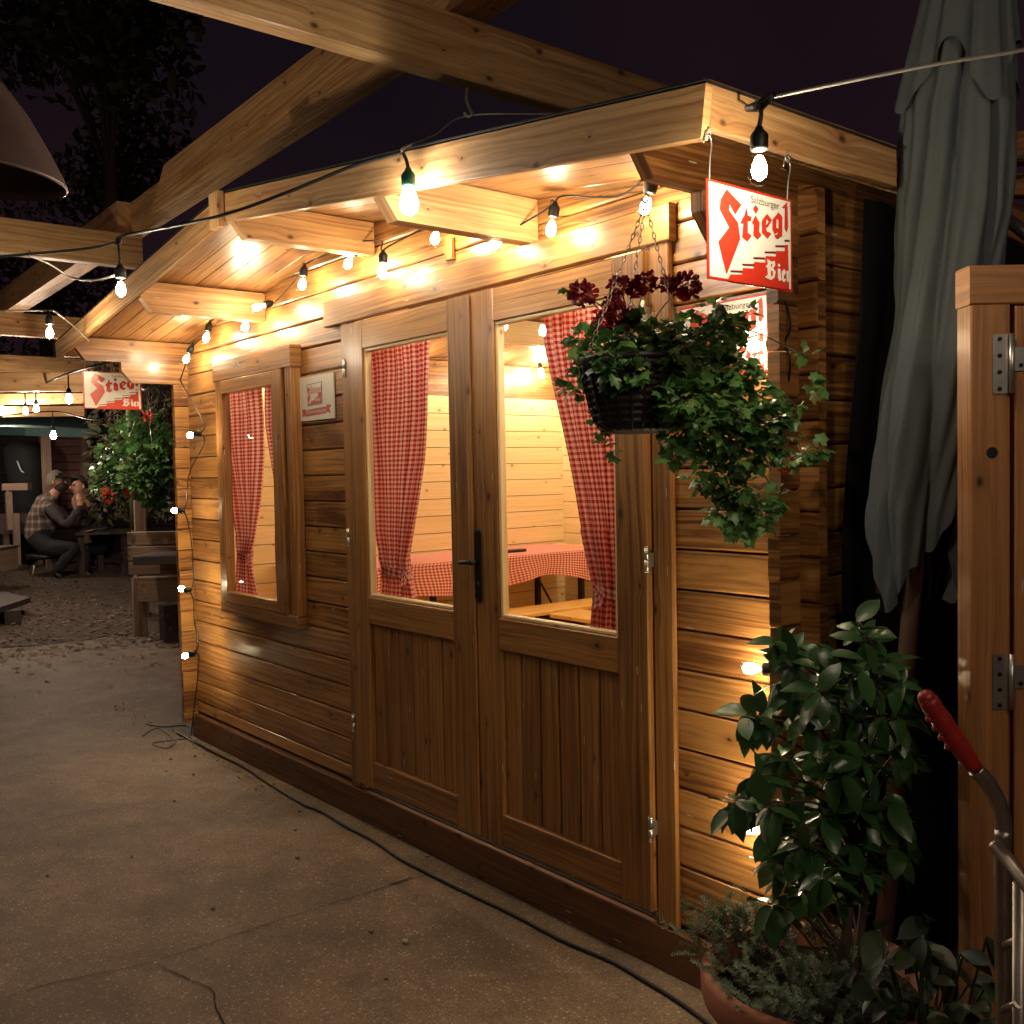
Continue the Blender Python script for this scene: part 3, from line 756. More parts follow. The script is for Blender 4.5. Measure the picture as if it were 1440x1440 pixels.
tag(fin('serving_tray', bm, 'blackplastic'), 'flat black tray lying on the gingham tablecloth', 'tray')

# ------------------------------------------------------------------ signs
def cv(x, y):
    u = (x - 195) / 725; top = 410 + .317 * (x - 195); bot = 1255 + .18 * (x - 200)
    return (.018 + u * .945, 1 - (y - top) / (bot - top))
SG_RED = {
 'S': [(345, 508), (470, 645), (415, 722), (366, 632), (362, 682), (440, 790), (458, 925), (335, 1215), (268, 945), (362, 830), (283, 675), (292, 590)],
 't': [(515, 668), (528, 740), (560, 752), (552, 785), (528, 780), (525, 880), (558, 905), (520, 950), (475, 915), (487, 800), (462, 800), (480, 760), (500, 735)],
 'i': [(597, 742), (632, 800), (630, 880), (648, 905), (610, 938), (575, 905), (580, 820), (565, 800)],
 'dot': [(600, 655), (625, 690), (600, 728), (575, 690)],
 'e': [(705, 738), (748, 788), (712, 840), (692, 850), (702, 882), (740, 898), (705, 937), (655, 890), (655, 790)],
 'g': [(812, 735), (847, 770), (845, 925), (795, 948), (768, 918), (800, 912), (806, 890), (770, 905), (753, 870), (755, 790)],
 'l': [(898, 662), (903, 860), (888, 902), (868, 870), (873, 705), (845, 700)],
 'stairs': [(342, 1272), (372, 1222), (474, 1226), (480, 1172), (578, 1180), (584, 1126), (686, 1136), (690, 1082), (786, 1092), (790, 1046), (870, 1054), (874, 1002), (905, 1006), (912, 1370)]}
SG_WHITE = {'eh': [(700, 785), (716, 806), (692, 832)], 'gh': [(793, 790), (810, 800), (808, 868), (790, 858)],
 'B': [(700, 1108), (742, 1132), (772, 1128), (776, 1165), (756, 1186), (780, 1216), (768, 1264), (735, 1282), (678, 1256), (706, 1236), (702, 1182), (686, 1168), (706, 1150)],
 'i': [(800, 1190), (826, 1196), (830, 1270), (838, 1282), (814, 1296), (802, 1270)], 'idot': [(812, 1150), (826, 1166), (812, 1182), (798, 1166)],
 'e': [(838, 1218), (862, 1198), (880, 1228), (856, 1256), (860, 1278), (882, 1280), (862, 1308), (838, 1288)],
 'r': [(882, 1214), (898, 1214), (903, 1226), (914, 1208), (925, 1226), (912, 1242), (904, 1242), (904, 1300), (888, 1310)]}
SG_RED2 = {'B1': [(730, 1150), (748, 1155), (735, 1182)], 'B2': [(733, 1204), (752, 1212), (748, 1252), (730, 1246)]}
TREADS = [(370, 475, 1186), (475, 580, 1136), (575, 685, 1086), (680, 785, 1044), (780, 870, 1000), (868, 918, 962)]
def text_mesh(bm, txt, x0, y, size, P, mi, wid=None):
    cu = bpy.data.curves.new('t', 'FONT'); cu.body = txt; cu.size = size
    ob = bpy.data.objects.new('t', cu); C.objects.link(ob); bpy.context.view_layer.update()
    me = bpy.data.meshes.new_from_object(ob.evaluated_get(bpy.context.evaluated_depsgraph_get()))
    w_ = max(v.co.x for v in me.vertices); s_ = 1 if wid is None else wid / w_
    vs = [bm.verts.new(P(x0 + v.co.x * s_, y + v.co.y)) for v in me.vertices]
    for p in me.polygons:
        try:
            f = bm.faces.new([vs[i] for i in p.vertices]); f.material_index = mi
        except ValueError: pass
    bpy.data.objects.remove(ob); bpy.data.curves.remove(cu); bpy.data.meshes.remove(me)
def beer_sign(bm, W, H):
    """enamel plate in local x (0..W), z (0..H), facing -y"""
    def L(k): return lambda u, v: Vector((u * W, -.001 - .0005 * k, v * H))
    box(bm, 0, W, -.001, .001, 0, H, 'x', .0006, 1)
    b = .022
    poly(bm, [(.008, .012), (.992, .012), (.992, .988), (.008, .988)], L(1), 1)
    poly(bm, [(b, b * 1.3), (1 - b, b * 1.3), (1 - b, 1 - b * 1.3), (b, 1 - b * 1.3)], L(2), 0)
    for q in SG_RED.values():
        if q is SG_RED['stairs']: poly(bm, [cv(*p) for p in q], L(3), 1)
        else:
            pts = [cv(*p) for p in q]
            poly(bm, [(a + .006, c_ - .006) for a, c_ in pts], L(3), 2); poly(bm, pts, L(4), 1)
    for a, c_, y in TREADS: poly(bm, [cv(a, y), cv(c_, y + .07 * (c_ - a)), cv(c_, y + 16 + .07 * (c_ - a)), cv(a, y + 14)], L(4), 2)
    for q in SG_WHITE.values(): poly(bm, [cv(*p) for p in q], L(5), 0)
    for q in SG_RED2.values(): poly(bm, [cv(*p) for p in q], L(6), 1)
    u0, v0 = cv(500, 600)
    text_mesh(bm, 'Salzburger',   .485 * W, .862 * H, .075 * H / .7, lambda x, y: Vector((x, -.001 - .0025, y)), 3, .35 * W)
    for (u, v) in ((.05, .93), (.95, .93)):
        tube(bm, [(u * W, -.004, v * H), (u * W, -.0015, v * H)], .0035, 8, 0)
def hook(bm, top, bot):
    top, bot = Vector(top), Vector(bot)
    # screw eye
    pts = [top + Vector((0, .007 * math.sin(a), -.014 - .007 * math.cos(a) + .0)) for a in [math.pi * 2 * k / 12 + math.pi for k in range(13)]]
    tube(bm, [top, top + Vector((0, 0, -.008))], .0022, 6); tube(bm, pts, .0018, 6)
    e = top + Vector((0, 0, -.024))
    pth = smoothpath([e + Vector((-.001, -.012, -.008)), e + Vector((-.001, -.008, .006)), e + Vector((0, .002, .008)), e + Vector((0, .010, -.006)), (e + bot) / 2 + Vector((0, .002, 0)), bot + Vector((0, -.001, .004)), bot + Vector((.002, 0, -.006))], 5)
    tube(bm, pth, .0016, 6)
def hang_sign(label, x, ya, yb, za, zb, ztop, hy0, hy1):
    t = thing('hanging_sign', label, 'sign', (x, ya, za), 'enamel beer signs')
    t.rotation_euler = (0, 0, math.pi / 2)
    bm = BM(); beer_sign(bm, yb - ya, zb - za); o = fin('sign_plate', bm, ['white', 'red', 'dkred', 'ink'], t)
    for hy in (hy0, hy1):
        bm = BM(); hook(bm, (x, hy, ztop), (x, min(max(hy, ya + .012), yb - .012), zb - .008))
        mw = Matrix.Translation((x, ya, za)) @ Matrix.Rotation(math.pi / 2, 4, 'Z')
        bm.transform(mw.inverted()); fin('hook', bm, 'steel', t)
hang_sign('white and red beer sign swinging from two hooks under the eave by the lit bulb', 4.20, -.614, -.340, 1.826, 2.018, EZ - .083, -.606, -.352)
hang_sign('white and red beer sign hung on wires beyond the small window end of the roof', -.215, -.498, -.184, 1.848, 2.052, EZ - .073, -.490, -.20)
ws = thing('wall_sign', 'white and red beer sign screwed to the logs behind the trailing basket plant', 'sign', (3.595, -.004, 1.704), 'enamel beer signs')
bm = BM(); beer_sign(bm, .300, .200); bm.transform(Matrix.Translation((3.595, -.004, 1.704))); fin('sign_plate', bm, ['white', 'red', 'dkred', 'ink'], ws)
# the small tile sign
ts = thing('tile_sign', 'small square white plaque with a red emblem and ribbon between window and door', 'sign', (1.345, -.006, 1.705))
bm = BM(); W, H = .305, .197
def TL(k): return lambda u, v: Vector((1.345 + u * W, -.010 - .0006 * k, 1.705 + v * H))
box(bm, 1.345, 1.345 + W, -.010, -.003, 1.705, 1.705 + H, 'x', .003, 0)
poly(bm, [(.22, .33), (.68, .35), (.68, .84), (.22, .82)], TL(1), 2)
poly(bm, [(.235, .345), (.665, .365), (.665, .825), (.235, .805)], TL(2), 0)
poly(bm, [(.24, .35), (.66, .37), (.66, .60), (.56, .60), (.56, .52), (.46, .52), (.46, .45), (.34, .44), (.34, .39), (.24, .38)], TL(3), 1)
poly(bm, [(.26, .78), (.33, .70), (.30, .64), (.34, .52), (.28, .38), (.24, .50), (.28, .58), (.245, .68)], TL(4), 1)
text_mesh(bm, 'Stiegl', 1.345 + .33 * W, 1.705 + .60 * H, .050, lambda x, y: Vector((x, -.0128, y)), 1, .34 * W)
text_mesh(bm, 'Bier', 1.345 + .48 * W, 1.705 + .42 * H, .026, lambda x, y: Vector((x, -.0134, y)), 0, .16 * W)
poly(bm, [(.04, .10), (.16, .13), (.16, .10), (.80, .13), (.80, .16), (.92, .12), (.88, .22), (.94, .30), (.80, .32), (.80, .28), (.16, .25), (.16, .28), (.04, .26), (.08, .18)], TL(1), 1)
text_mesh(bm, 'Stammtisch', 1.345 + .18 * W, 1.705 + .155 * H, .026, lambda x, y: Vector((x, -.0122, y)), 0, .60 * W)
fin('plaque', bm, ['white', 'pinkred', 'ink', 'ink'], ts)

# ------------------------------------------------------------------ lamps on strings
def bulb(parent, c, ax, s=1.0, fil='filament', kind='clear', holder='blackplastic', seg=16):
    """c: middle of the glass, ax: from holder to tip"""
    ax = Vector(ax).normalized(); c = Vector(c); L = .060 * s; r = .0205 * s
    b = c - ax * (L * .52)
    bm = BM(); lathe(bm, [(.0001, -.040 * s), (.006 * s, -.040 * s), (.008 * s, -.034 * s), (.0135 * s, -.028 * s), (.0155 * s, -.024 * s), (.0155 * s, -.004 * s), (.0145 * s, .0), (.012 * s, .001 * s), (.0001, .001 * s)], b, 12, ax=ax)
    so = fin('lamp_socket', bm, holder, parent)
    bm = BM(); lathe(bm, [(.011 * s, 0), (.0125 * s, .008 * s), (.0165 * s, .020 * s), (r, .036 * s), (r * .95, .046 * s), (r * .7, .055 * s), (r * .35, .0595 * s), (.0001, L)], b, seg, ax=ax)
    if kind == 'frost': fin('bulb', bm, 'frost', so).matrix_parent_inverse = so.matrix_parent_inverse
    else:
        if kind == 'far':
            fin('bulb', bm, fil, so)
        else:
            g = fin('bulb', bm, 'bulbglass', so)
            bm = BM(); lathe(bm, [(.0001, .008 * s), (.006 * s, .011 * s), (.0118 * s, .024 * s), (.0138 * s, .034 * s), (.0115 * s, .045 * s), (.0001, .053 * s)], b, 10, ax=ax)
            f = fin('filament', bm, fil, so)
    return b - ax * .040 * s
def fixpar(o):
    pass
def cable(parent, pts, r=.0035, mat='cable', n=6, name='wire'):
    bm = BM(); tube(bm, smoothpath(pts, n), r, 6); return fin(name, bm, mat, parent)

# eaves string
es = thing('string_light', 'string of lit clear bulbs running up under the eaves along the front wall', 'string lights', (0, 0, 0))
V = Vector
D1 = [((262, 505), (-.3, -.3, -.8)), ((290, 475), (-.2, -.2, -1)), ((345, 459), (.2, -.3, -.6)), ((362, 432), (0, -1, -.35)), ((425, 400), (-.15, -.1, -1)), ((490, 370), (-.1, -.4, -.8)), ((538, 383), (-.1, 0, -1)), ((612, 335), (.1, -.3, -1)), ((697, 342), (-.9, -.2, -.4)), ((775, 322), (-.15, -.1, -1)), ((908, 290), (-.35, -.1, -1))]
prev = at_y(268, 500, -.03); pts = []
for (px, py), ax in D1:
    c = at_y(px, py, -.10 if px != 362 else -.13); s_ = bulb(es, c, ax, 1.15)
    pts += [s_ + V((-.03, .01, .012)), s_, s_ + V((.03, .01, .012))]
    mid = None
q = []
for i in range(0, len(pts), 3):
    q += pts[i:i + 3]
    if i + 3 < len(pts):
        mm = (pts[i + 2] + pts[i + 3]) / 2; mm.y = -.03; mm.z = min(roofz(mm.x) - .03, max(mm.z + .02, min(pts[i+2].z, pts[i+3].z) + .01)); q.append(mm)
q = [V((.02, -.05, 2.0))] + q
cable(es, q, .003)
vs = thing('string_light', 'lit clear bulbs running down the log corner at the small window end', 'string lights', (0, 0, 0))
q = [V((.02, -.05, 2.0))]
for (px, py), ax in [((268, 612), (-.9, -.3, -.1)), ((246, 718), (-1, -.3, .0)), ((256, 828), (-1, -.2, .1)), ((261, 922), (-1, -.4, -.3))]:
    c = at_y(px, py, -.19); s_ = bulb(vs, c, ax, 1.1, 'cornfil')
    q += [s_ + V((.012, .01, .05)), s_, s_ + V((.012, .01, -.05)), V((.03, -.02, s_.z - .2))]
q[-1] = V((.03, -.06, .02))
cable(vs, q, .003)
vr = thing('string_light', 'lit clear bulbs running down the log corner behind the potted shrub', 'string lights', (0, 0, 0))
q = [V((3.90, -.03, 2.05))]
for (px, py), ax in [((1062, 487), (-1, -.2, 0)), ((1056, 940), (-1, -.25, -.05)), ((1055, 1165), (-1, -.2, .1))]:
    c = at_y(px, py, -.07); s_ = bulb(vr, c, ax, 1.1, 'filament')
    q += [s_ + V((.015, .0, .06)), s_, s_ + V((.015, 0, -.06)), V((3.935, -.01, s_.z - .25))]
q[-1] = V((3.935, -.03, .10))
cable(vr, q, .003)
# festoon over the yard
fs = thing('festoon', 'festoon of big lit bulbs on a heavy cable strung in front of the cabin roof', 'string lights', (0, 0, 0))
def drop(px, py, hp, d, s=1.0, kind='clear', holder='blackplastic', fil='festfil'):
    c = at_d(px, py, d); t = bulb(fs, c, (0, 0, -1), s, fil, kind, holder); h = at_d(*hp, d)
    cable(fs, [t, (t + h) / 2 + V((.004, 0, 0)), h], .004 * s, name='drop_wire'); return h
h1 = drop(1068, 237, (1068, 146), 1.80, 1.05)
c2 = at_y(575, 283, -.66); d2 = (c2 - CAM).dot(FW); h2 = drop(575, 283, (566, 214), d2, 1.22, 'frost', 'greenplastic')
h3 = drop(170, 407, (166, 340), 3.45, 1.22)
h4 = drop(70, 468, (67, 437), 4.6, 1.2)
ring = at_d(657, 163, 2.95)
cable(fs, [at_d(1500, 52, 1.55), at_d(1440, 70, 1.58), at_d(1300, 93, 1.66), h1 + V((.02, 0, .004)), h1, h1 + V((-.03, .02, .004)), at_d(1000, 133, 2.2), at_d(860, 150, 2.8), at_d(780, 160, 2.95), ring, at_d(612, 190, 2.85), h2 + V((.01, 0, .01)), h2], .0032, 'greycable', 5)
cable(fs, [h2, at_d(500, 232, d2 + .1), at_d(400, 272, d2 + .3), at_d(300, 306, d2 + .45), h3 + V((.05, 0, .01)), h3, at_d(120, 350, 3.6), at_d(0, 361, 3.6), at_d(-120, 372, 3.5)], .0052, 'cable', 6)
cable(fs, [at_d(40, 359, 3.6), at_d(70, 372, 3.65), at_d(100, 390, 3.7), at_d(130, 394, 3.6), at_d(160, 388, 3.5)], .004, 'greycable', 5)
cable(fs, [at_d(-60, 436, 4.7), at_d(0, 437, 4.65), h4, at_d(78, 439, 4.6), at_d(100, 456, 4.8), at_d(125, 480, 5.0)], .004, 'greycable', 5)
bm = BM(); tube(bm, smoothpath([at_d(657, 124, 3.0), at_d(656, 140, 2.98), at_d(660, 152, 2.96), at_d(664, 160, 2.95), at_d(658, 165, 2.95), at_d(653, 158, 2.95)], 5), .0045, 6)
fin('hook', bm, 'greycable', fs)
for hp, d in ((h1, 0), (h3, 0)):
    bm = BM(); tube(bm, [hp + V((-.035, .01, .004)), hp + V((0, 0, -.004)), hp + V((.035, -.005, .006))], [.006, .011, .006], 8); fin('cable_joint', bm, 'blackplastic', fs)
# unseen bulbs and cable added out of frame to light yard, gate and beams
for (x, y, z) in [(6.3, -1.2, 2.55), (6.9, -2.6, 2.6), (4.5, -3.0, 2.45), (2.4, -2.35, 2.45), (.2, -2.15, 2.45), (-2.2, -1.95, 2.5)]:
    bulb(fs, (x, y, z), (0, 0, -1), 1.3, 'yardfill' if x > 6 else 'dimfill', 'far')
cable(fs, [(5.2, -.9, 2.5), (6.3, -1.2, 2.62), (6.9, -2.6, 2.68), (4.5, -3.0, 2.53), (2.4, -2.35, 2.53), (.2, -2.15, 2.53), (-2.2, -1.95, 2.58), (-4.5, -1.5, 2.7)], .005)
# distant bulbs over the garden tables
ff = thing('festoon', 'far string of small glowing bulbs above the garden tables', 'string lights', (0, 0, 0))
q = []
for px, py, d in [(-90, 590, 11.4), (-30, 600, 11.2), (2, 575, 11.0), (36, 578, 9.5), (51, 575, 8.8), (97, 561, 7.2), (170, 566, 7.0)]:  # first two bulbs are out of frame, added to light the people
    c = at_d(px, py, d)
    if px != 170: t = bulb(ff, c, (0, 0, -1), 1.15, 'farbulb', 'far'); q.append(t + V((0, 0, .10)))
    else: q.append(c + V((0, 0, .3)))
    if px != 170: cable(ff, [t, t + V((0, 0, .10))], .006, name='drop_wire')
cable(ff, q, .008)
fg = thing('festoon', 'low hanging single glowing bulb below the teal canopy', 'string lights', (0, 0, 0))
c = at_d(75, 612, 8.5); t = bulb(fg, c, (0, 0, -1), 1.15, 'farbulb', 'far'); cable(fg, [t, t + V((0, 0, .12))], .005, name='drop_wire')
cable(fg, [at_d(-20, 588, 8.8), t + V((0, 0, .12)), at_d(140, 590, 8.2), at_d(200, 560, 8)], .006)
# indoor string
ins = thing('string_light', 'string of lit bulbs looped round the inside of the cabin ceiling', 'string lights', (0, 0, 0))
q = []
for p in [(.10, .55, 2.12), (.10, 1.35, 2.12), (.12, 2.05, 2.13), (.10, 2.52, 2.15), (.55, 2.70, 2.16), (1.3, 2.7, 2.24), (2.2, 2.7, 2.3), (3.1, 2.65, 2.2), (3.80, 2.2, 2.1), (3.82, 1.2, 2.1), (3.2, .30, 2.12), (2.1, .25, 2.25)]:
    t = bulb(ins, p, (.1, .1, -1), 1.1, 'infil', 'far', seg=12); q += [t + V((-.01, -.03, .03)), t]
cable(ins, q, .003)

# ------------------------------------------------------------------ pergola over everything
pg = thing('pergola', 'heavy timber pergola beams crossing above the cabin roof', 'pergola', (0, 0, 0))
def rafter(x1, y0, y1, zb, w_=.075, h=.19):
    bm = BM(); box(bm, x1 - w_, x1, y0, y1, zb, zb + h, 'y', .004); return fin('rafter', bm, 'beamwood', pg)
rafter(3.005, -3.4, 3.6, 2.652, .068)
rafter(-.30, -3.4, -.12, 2.660, .075, .185)
rafter(-3.55, -2.5, 2.6, 2.665); rafter(-6.9, -2.5, 2.6, 2.70)
rafter(6.3, -3.4, 3.6, 2.66)
def bearer(x0, x1, off0, off1, zb, h, slope=0):
    yb = lambda x: -.031 * (x - 2.3) - .31
    bm = BM(); A = V((x0, yb(x0) + (off0 + off1) / 2, zb + h / 2)); B = V((x1, yb(x1) + (off0 + off1) / 2, zb + h / 2 ))
    plank(bm, A, B, off1 - off0, h, (0, 0, 1), .004); return fin('beam', bm, 'beamwood', pg)
bearer(-9, 7.5, .071, .141, 2.851, .19)
# the front half is spliced: two lengths with sloping ends
def spliced(x0, x1, cut0, cut1):
    yb = lambda x: -.031 * (x - 2.3) - .31
    bm = BM(); uo, vo = U(0, 60), U(0, 60); ul = bm.loops.layers.uv.active; zb, h = 2.849, .192
    qs = [(x0 + cut0, zb), (x1, zb), (x1, zb + h), (x0, zb + h)]
    A = [bm.verts.new((x, yb(x), z)) for x, z in qs]; B = [bm.verts.new((x, yb(x) + .070, z)) for x, z in qs]
    fs_ = [bm.faces.new(A), bm.faces.new(B[::-1])] + [bm.faces.new((A[(i + 1) % 4], A[i], B[i], B[(i + 1) % 4])) for i in range(4)]
    for f in fs_:
        for l in f.loops: l[ul].uv = (uo + l.vert.co.x, vo + l.vert.co.z + l.vert.co.y)
    return fin('beam', bm, 'beamwood', pg)
spliced(.42, 7.5, -.22, 0)
spliced(-9, -.38, 0, 0)
for x in (7.3,):
    bm = BM(); box(bm, x - .07, x + .07, -.35, -.21, gz(x) - .02, 2.84, 'z', .005); fin('post', bm, 'beamwood', pg)

# second pergola far back, over the garden tables
pg2 = thing('pergola', 'distant low pergola with stacked rafters above the seated people', 'pergola', (0, 0, 0))
for (a, b, d, h) in [((-60, 538), (175, 546), 8.0, .15), ((-60, 562), (175, 566), 9.5, .10), ((-60, 580), (120, 574), 11, .12)]:
    A, B = at_d(*a, d), at_d(*b, d + .2); B.z = A.z
    bm = BM(); plank(bm, A, B, .09, h, (0, 0, 1), .004); fin('beam', bm, 'beamwood', pg2)
for px, d in ((-55, 8.1), (62, 12.5)):
    A = at_d(px, 560, d); bm = BM(); plank(bm, (A.x, A.y, gz(A.x) - .02), A + V((0, 0, .02)), .10, .10, (1, 0, 0), .005); fin('post', bm, 'oldwood', pg2)

# ------------------------------------------------------------------ leaves
def leaf_pts(kind):
    if kind == 'cam':
        o = [(0, 0), (.10, .12), (.19, .30), (.235, .5), (.20, .70), (.11, .87), (0, 1.0)]
        return o
def add_leaf(vs, fs_, base, d, n, L, kind='cam', bend=.25, fold=.12):
    """vs/fs_: lists; base point, direction d, face normal n, length L"""
    d = d.normalized(); n = (n - d * n.dot(d)); n = n.normalized() if n.length > 1e-4 else d.orthogonal().normalized(); s = d.cross(n)
    i0 = len(vs)
    if kind == 'cam':
        o = [(0, .02), (.15, .14), (.245, .34), (.255, .55), (.18, .78), (.0, 1.0)]
        for hw, t in o:
            c = base + d * (t * L) - n * (bend * L * t * t)
            vs.append(c)
            if 0 < hw: vs.append(c + s * hw * L + n * fold * L * hw * 2); vs.append(c - s * hw * L + n * fold * L * hw * 2)
        # index: 0 | 1,2,3 | 4,5,6 | 7,8,9 | 10,11,12 | 13
        c = [i0, i0 + 1, i0 + 4, i0 + 7, i0 + 10, i0 + 13]
        fs_.append((c[0], c[1], c[1] + 1)); fs_.append((c[0], c[1] + 2, c[1]))
        for a, b in ((c[1], c[2]), (c[2], c[3]), (c[3], c[4])):
            fs_.append((a, b, b + 1, a + 1)); fs_.append((a, a + 2, b + 2, b))
        fs_.append((c[4], c[5], c[4] + 1)); fs_.append((c[4], c[4] + 2, c[5]))
    elif kind == 'ivy':
        # five-lobed leaf as a fan
        cen = base + d * L * .38 ; vs.append(cen + n * L * .06)
        lob = [(-2.62, .42), (-1.95, .56), (-1.62, .38), (-1.05, .58), (-.55, .42), (0, .66), (.55, .42), (1.05, .58), (1.62, .38), (1.95, .56), (2.62, .42), (3.14, .18)]
        for a, r in lob: vs.append(cen + d * math.cos(a) * r * L + s * math.sin(a) * r * L - n * L * (bend * .5 * r + .05 * math.cos(a * 5)))
        m_ = len(lob)
        for k in range(m_): fs_.append((i0, i0 + 1 + k, i0 + 1 + (k + 1) % m_))
    elif kind == 'petal':
        for a, r in ((0, .0), (.5, .30), (.85, .36), (1.0, .16)):
            c = base + d * L * a - n * bend * L * a * a
            if r: vs.extend([c + s * r * L + n * .08 * L, c - s * r * L + n * .05 * L])
            else: vs.append(c)
        fs_.extend([(i0, i0 + 1, i0 + 2), (i0 + 1, i0 + 3, i0 + 4, i0 + 2), (i0 + 3, i0 + 5, i0 + 6, i0 + 4)])
    else:
        vs += [base, base + d * L * .45 + s * L * .25, base + d * L - n * bend * L, base + d * L * .45 - s * L * .25]
        fs_.append((i0, i0 + 1, i0 + 2, i0 + 3))
def mesh_from(name, vs, fs_, mat, parent, smooth=True):
    me = bpy.data.meshes.new(name); me.from_pydata([tuple(v) for v in vs], [], fs_); me.update()
    return link(name, me, mat, parent, smooth)
def rv(): return V((random.gauss(0, 1), random.gauss(0, 1), random.gauss(0, 1))).normalized()

# ------------------------------------------------------------------ hanging basket by the door
bk = thing('hanging_basket', 'black wicker hanging basket with dark red flowers and trailing green geraniums on chains', 'hanging basket', (3.93, -.50, 1.6))
BC = V((3.905, -.515, 1.545)); BR = .118
bm = BM(); prof = []
for i in range(34):
    t = i / 33; r = .070 + (BR - .070) * (t ** .55); prof.append((r + .0035 * math.sin(i * 1.9), t * .155))
lathe(bm, [(.0001, -.006), (.045, -.005), (.062, -.002)] + prof + [(BR - .006, .157), (BR - .012, .14), (.0001, .135)], BC, 44)
for k in range(22):
    a = 2 * math.pi * k / 22
    tube(bm, [BC + V(((.0715 + (BR - .070) * (t ** .55)) * math.cos(a), (.0715 + (BR - .070) * (t ** .55)) * math.sin(a), t * .157)) for t in [j / 6 for j in range(7)]], .0032, 5)
tube(bm, [BC + V((BR * math.cos(a), BR * math.sin(a), .158)) for a in [2 * math.pi * k / 36 for k in range(37)]], .0075, 6, cap=False)
fin('basket', bm, 'wicker', bk)
top = V((3.935, -.50, 2.045))
def chain(bm, A, B, n, r=.0012, w_=.0035):
    A, B = V(A), V(B); d = (B - A) / n
    for i in range(n):
        c = A + d * (i + .5); ax = d.normalized(); o = ax.orthogonal().normalized(); o = o if i % 2 else ax.cross(o)
        h = d.length * .62
        tube(bm, [c + ax * h * math.sin(t) + o * w_ * math.cos(t) for t in [2 * math.pi * k / 10 for k in range(11)]], r, 5, cap=False)
for a in (.5, 2.6, 4.4):
    bm = BM(); chain(bm, top, BC + V((BR * math.cos(a), BR * math.sin(a), .155)), 26); fin('chain', bm, 'oldsteel', bk)
bm = BM(); tube(bm, smoothpath([(3.935, -.50, 2.092), (3.935, -.50, 2.07), (3.935, -.49, 2.06), (3.935, -.50, 2.045), (3.935, -.512, 2.055)], 5), .003, 6); fin('hook', bm, 'steel', bk)
DB = (BC - CAM).dot(FW)
vs, fs_ = [], []; stems = BM()
def clump(px, py, r, n, dd=0.0, L=(.021, .038), droop=.3):
    n = int(n * 1.75)
    c = at_d(px, py, DB + dd); rr = r / F * DB
    for i in range(n):
        v = rv() * rr * (R() ** .4); v.y *= 1.0; p = c + V((v.x, v.y * 1.1, v.z))
        out = (p - c).normalized() if (p - c).length > 1e-4 else rv()
        nrm = (out * .6 + V((0, 0, .8)) + rv() * .55 - FW * .35).normalized()
        add_leaf(vs, fs_, p, (out + V((0, 0, -droop)) + rv() * .6), nrm, U(*L), 'ivy', .3)
for a in [(850, 505, 30, 30, -.05), (830, 480, 22, 16), (900, 470, 36, 50), (940, 490, 36, 40, -.08), (875, 520, 22, 20, -.13), (845, 500, 26, 26), (880, 490, 34, 50), (930, 500, 40, 70), (905, 520, 34, 45, -.08), (975, 510, 42, 70), (1010, 470, 30, 38), (1030, 520, 34, 55), (960, 470, 30, 34), (1000, 560, 45, 85), (1050, 570, 40, 70), (1075, 600, 30, 42), (960, 560, 30, 40, -.12), (965, 600, 34, 45, -.08), (1010, 610, 40, 62), (1050, 630, 34, 40), (1000, 660, 34, 36), (1030, 690, 34, 40), (1060, 720, 30, 32), (1020, 722, 22, 18), (1085, 700, 16, 12), (1080, 640, 18, 14), (945, 640, 14, 7, -.1), (1040, 740, 18, 12), (860, 520, 22, 18, -.1), (1000, 430, 16, 8), (1050, 440, 12, 6), (1030, 455, 18, 10), (990, 575, 50, 40, -.1), (1105, 590, 14, 8), (1120, 640, 13, 9), (1145, 632, 10, 6)]:
    clump(*a)
for a in [(795, 530, 10, 3), (815, 545, 12, 4), (800, 548, 8, 2), (845, 600, 10, 3), (850, 625, 8, 2), (835, 590, 10, 3), (870, 640, 7, 2), (822, 520, 12, 4), (1135, 500, 6, 3), (1140, 540, 6, 3), (1125, 570, 5, 2), (1150, 545, 5, 2), (802, 405, 6, 3)]:
    clump(a[0], a[1], a[2], a[3], 0, (.022, .034))
mesh_from('foliage', vs, fs_, 'ivyleaf', bk)
c0 = BC + V((0, 0, .15))
for (px, py) in [(795, 530), (850, 625), (1140, 505), (1150, 632), (1040, 745), (1070, 725), (1010, 720), (945, 650), (802, 405), (820, 412), (870, 405), (905, 398), (965, 402), (865, 440), (1095, 700), (1120, 570)]:
    e = at_d(px, py, DB); up_ = .05 if py > 450 else 0
    mid = (c0 + e) / 2 + V((0, 0, .03 + up_)); tube(stems, smoothpath([c0 + rv() * .04, mid, e], 6), .0016, 5)
fin('stem', stems, 'stem', bk)
def flowerhead(px, py, r, mat, parent, d, n=120):
    c = at_d(px, py, d); v_, f_ = [], []; rr = r / F * d
    for i in range(n):
        o = rv(); p = c + o * rr * U(.35, .75)
        add_leaf(v_, f_, p, o + rv() * .7, rv() + o * .4, rr * U(.38, .62), 'petal', .4)
    return mesh_from('flower_head', v_, f_, mat, parent)
for px, py, r in [(820, 412, 19), (872, 404, 17), (893, 408, 13), (908, 397, 16), (940, 400, 13), (966, 402, 20), (870, 440, 17), (848, 450, 15), (885, 448, 15), (860, 425, 13)]: flowerhead(px, py, r, 'crimson', bk, DB - .02)
for px, py, r in [(1050, 655, 9), (1104, 657, 9), (1062, 640, 6), (1112, 643, 6)]: flowerhead(px, py, r, 'scarlet', bk, DB, 24)

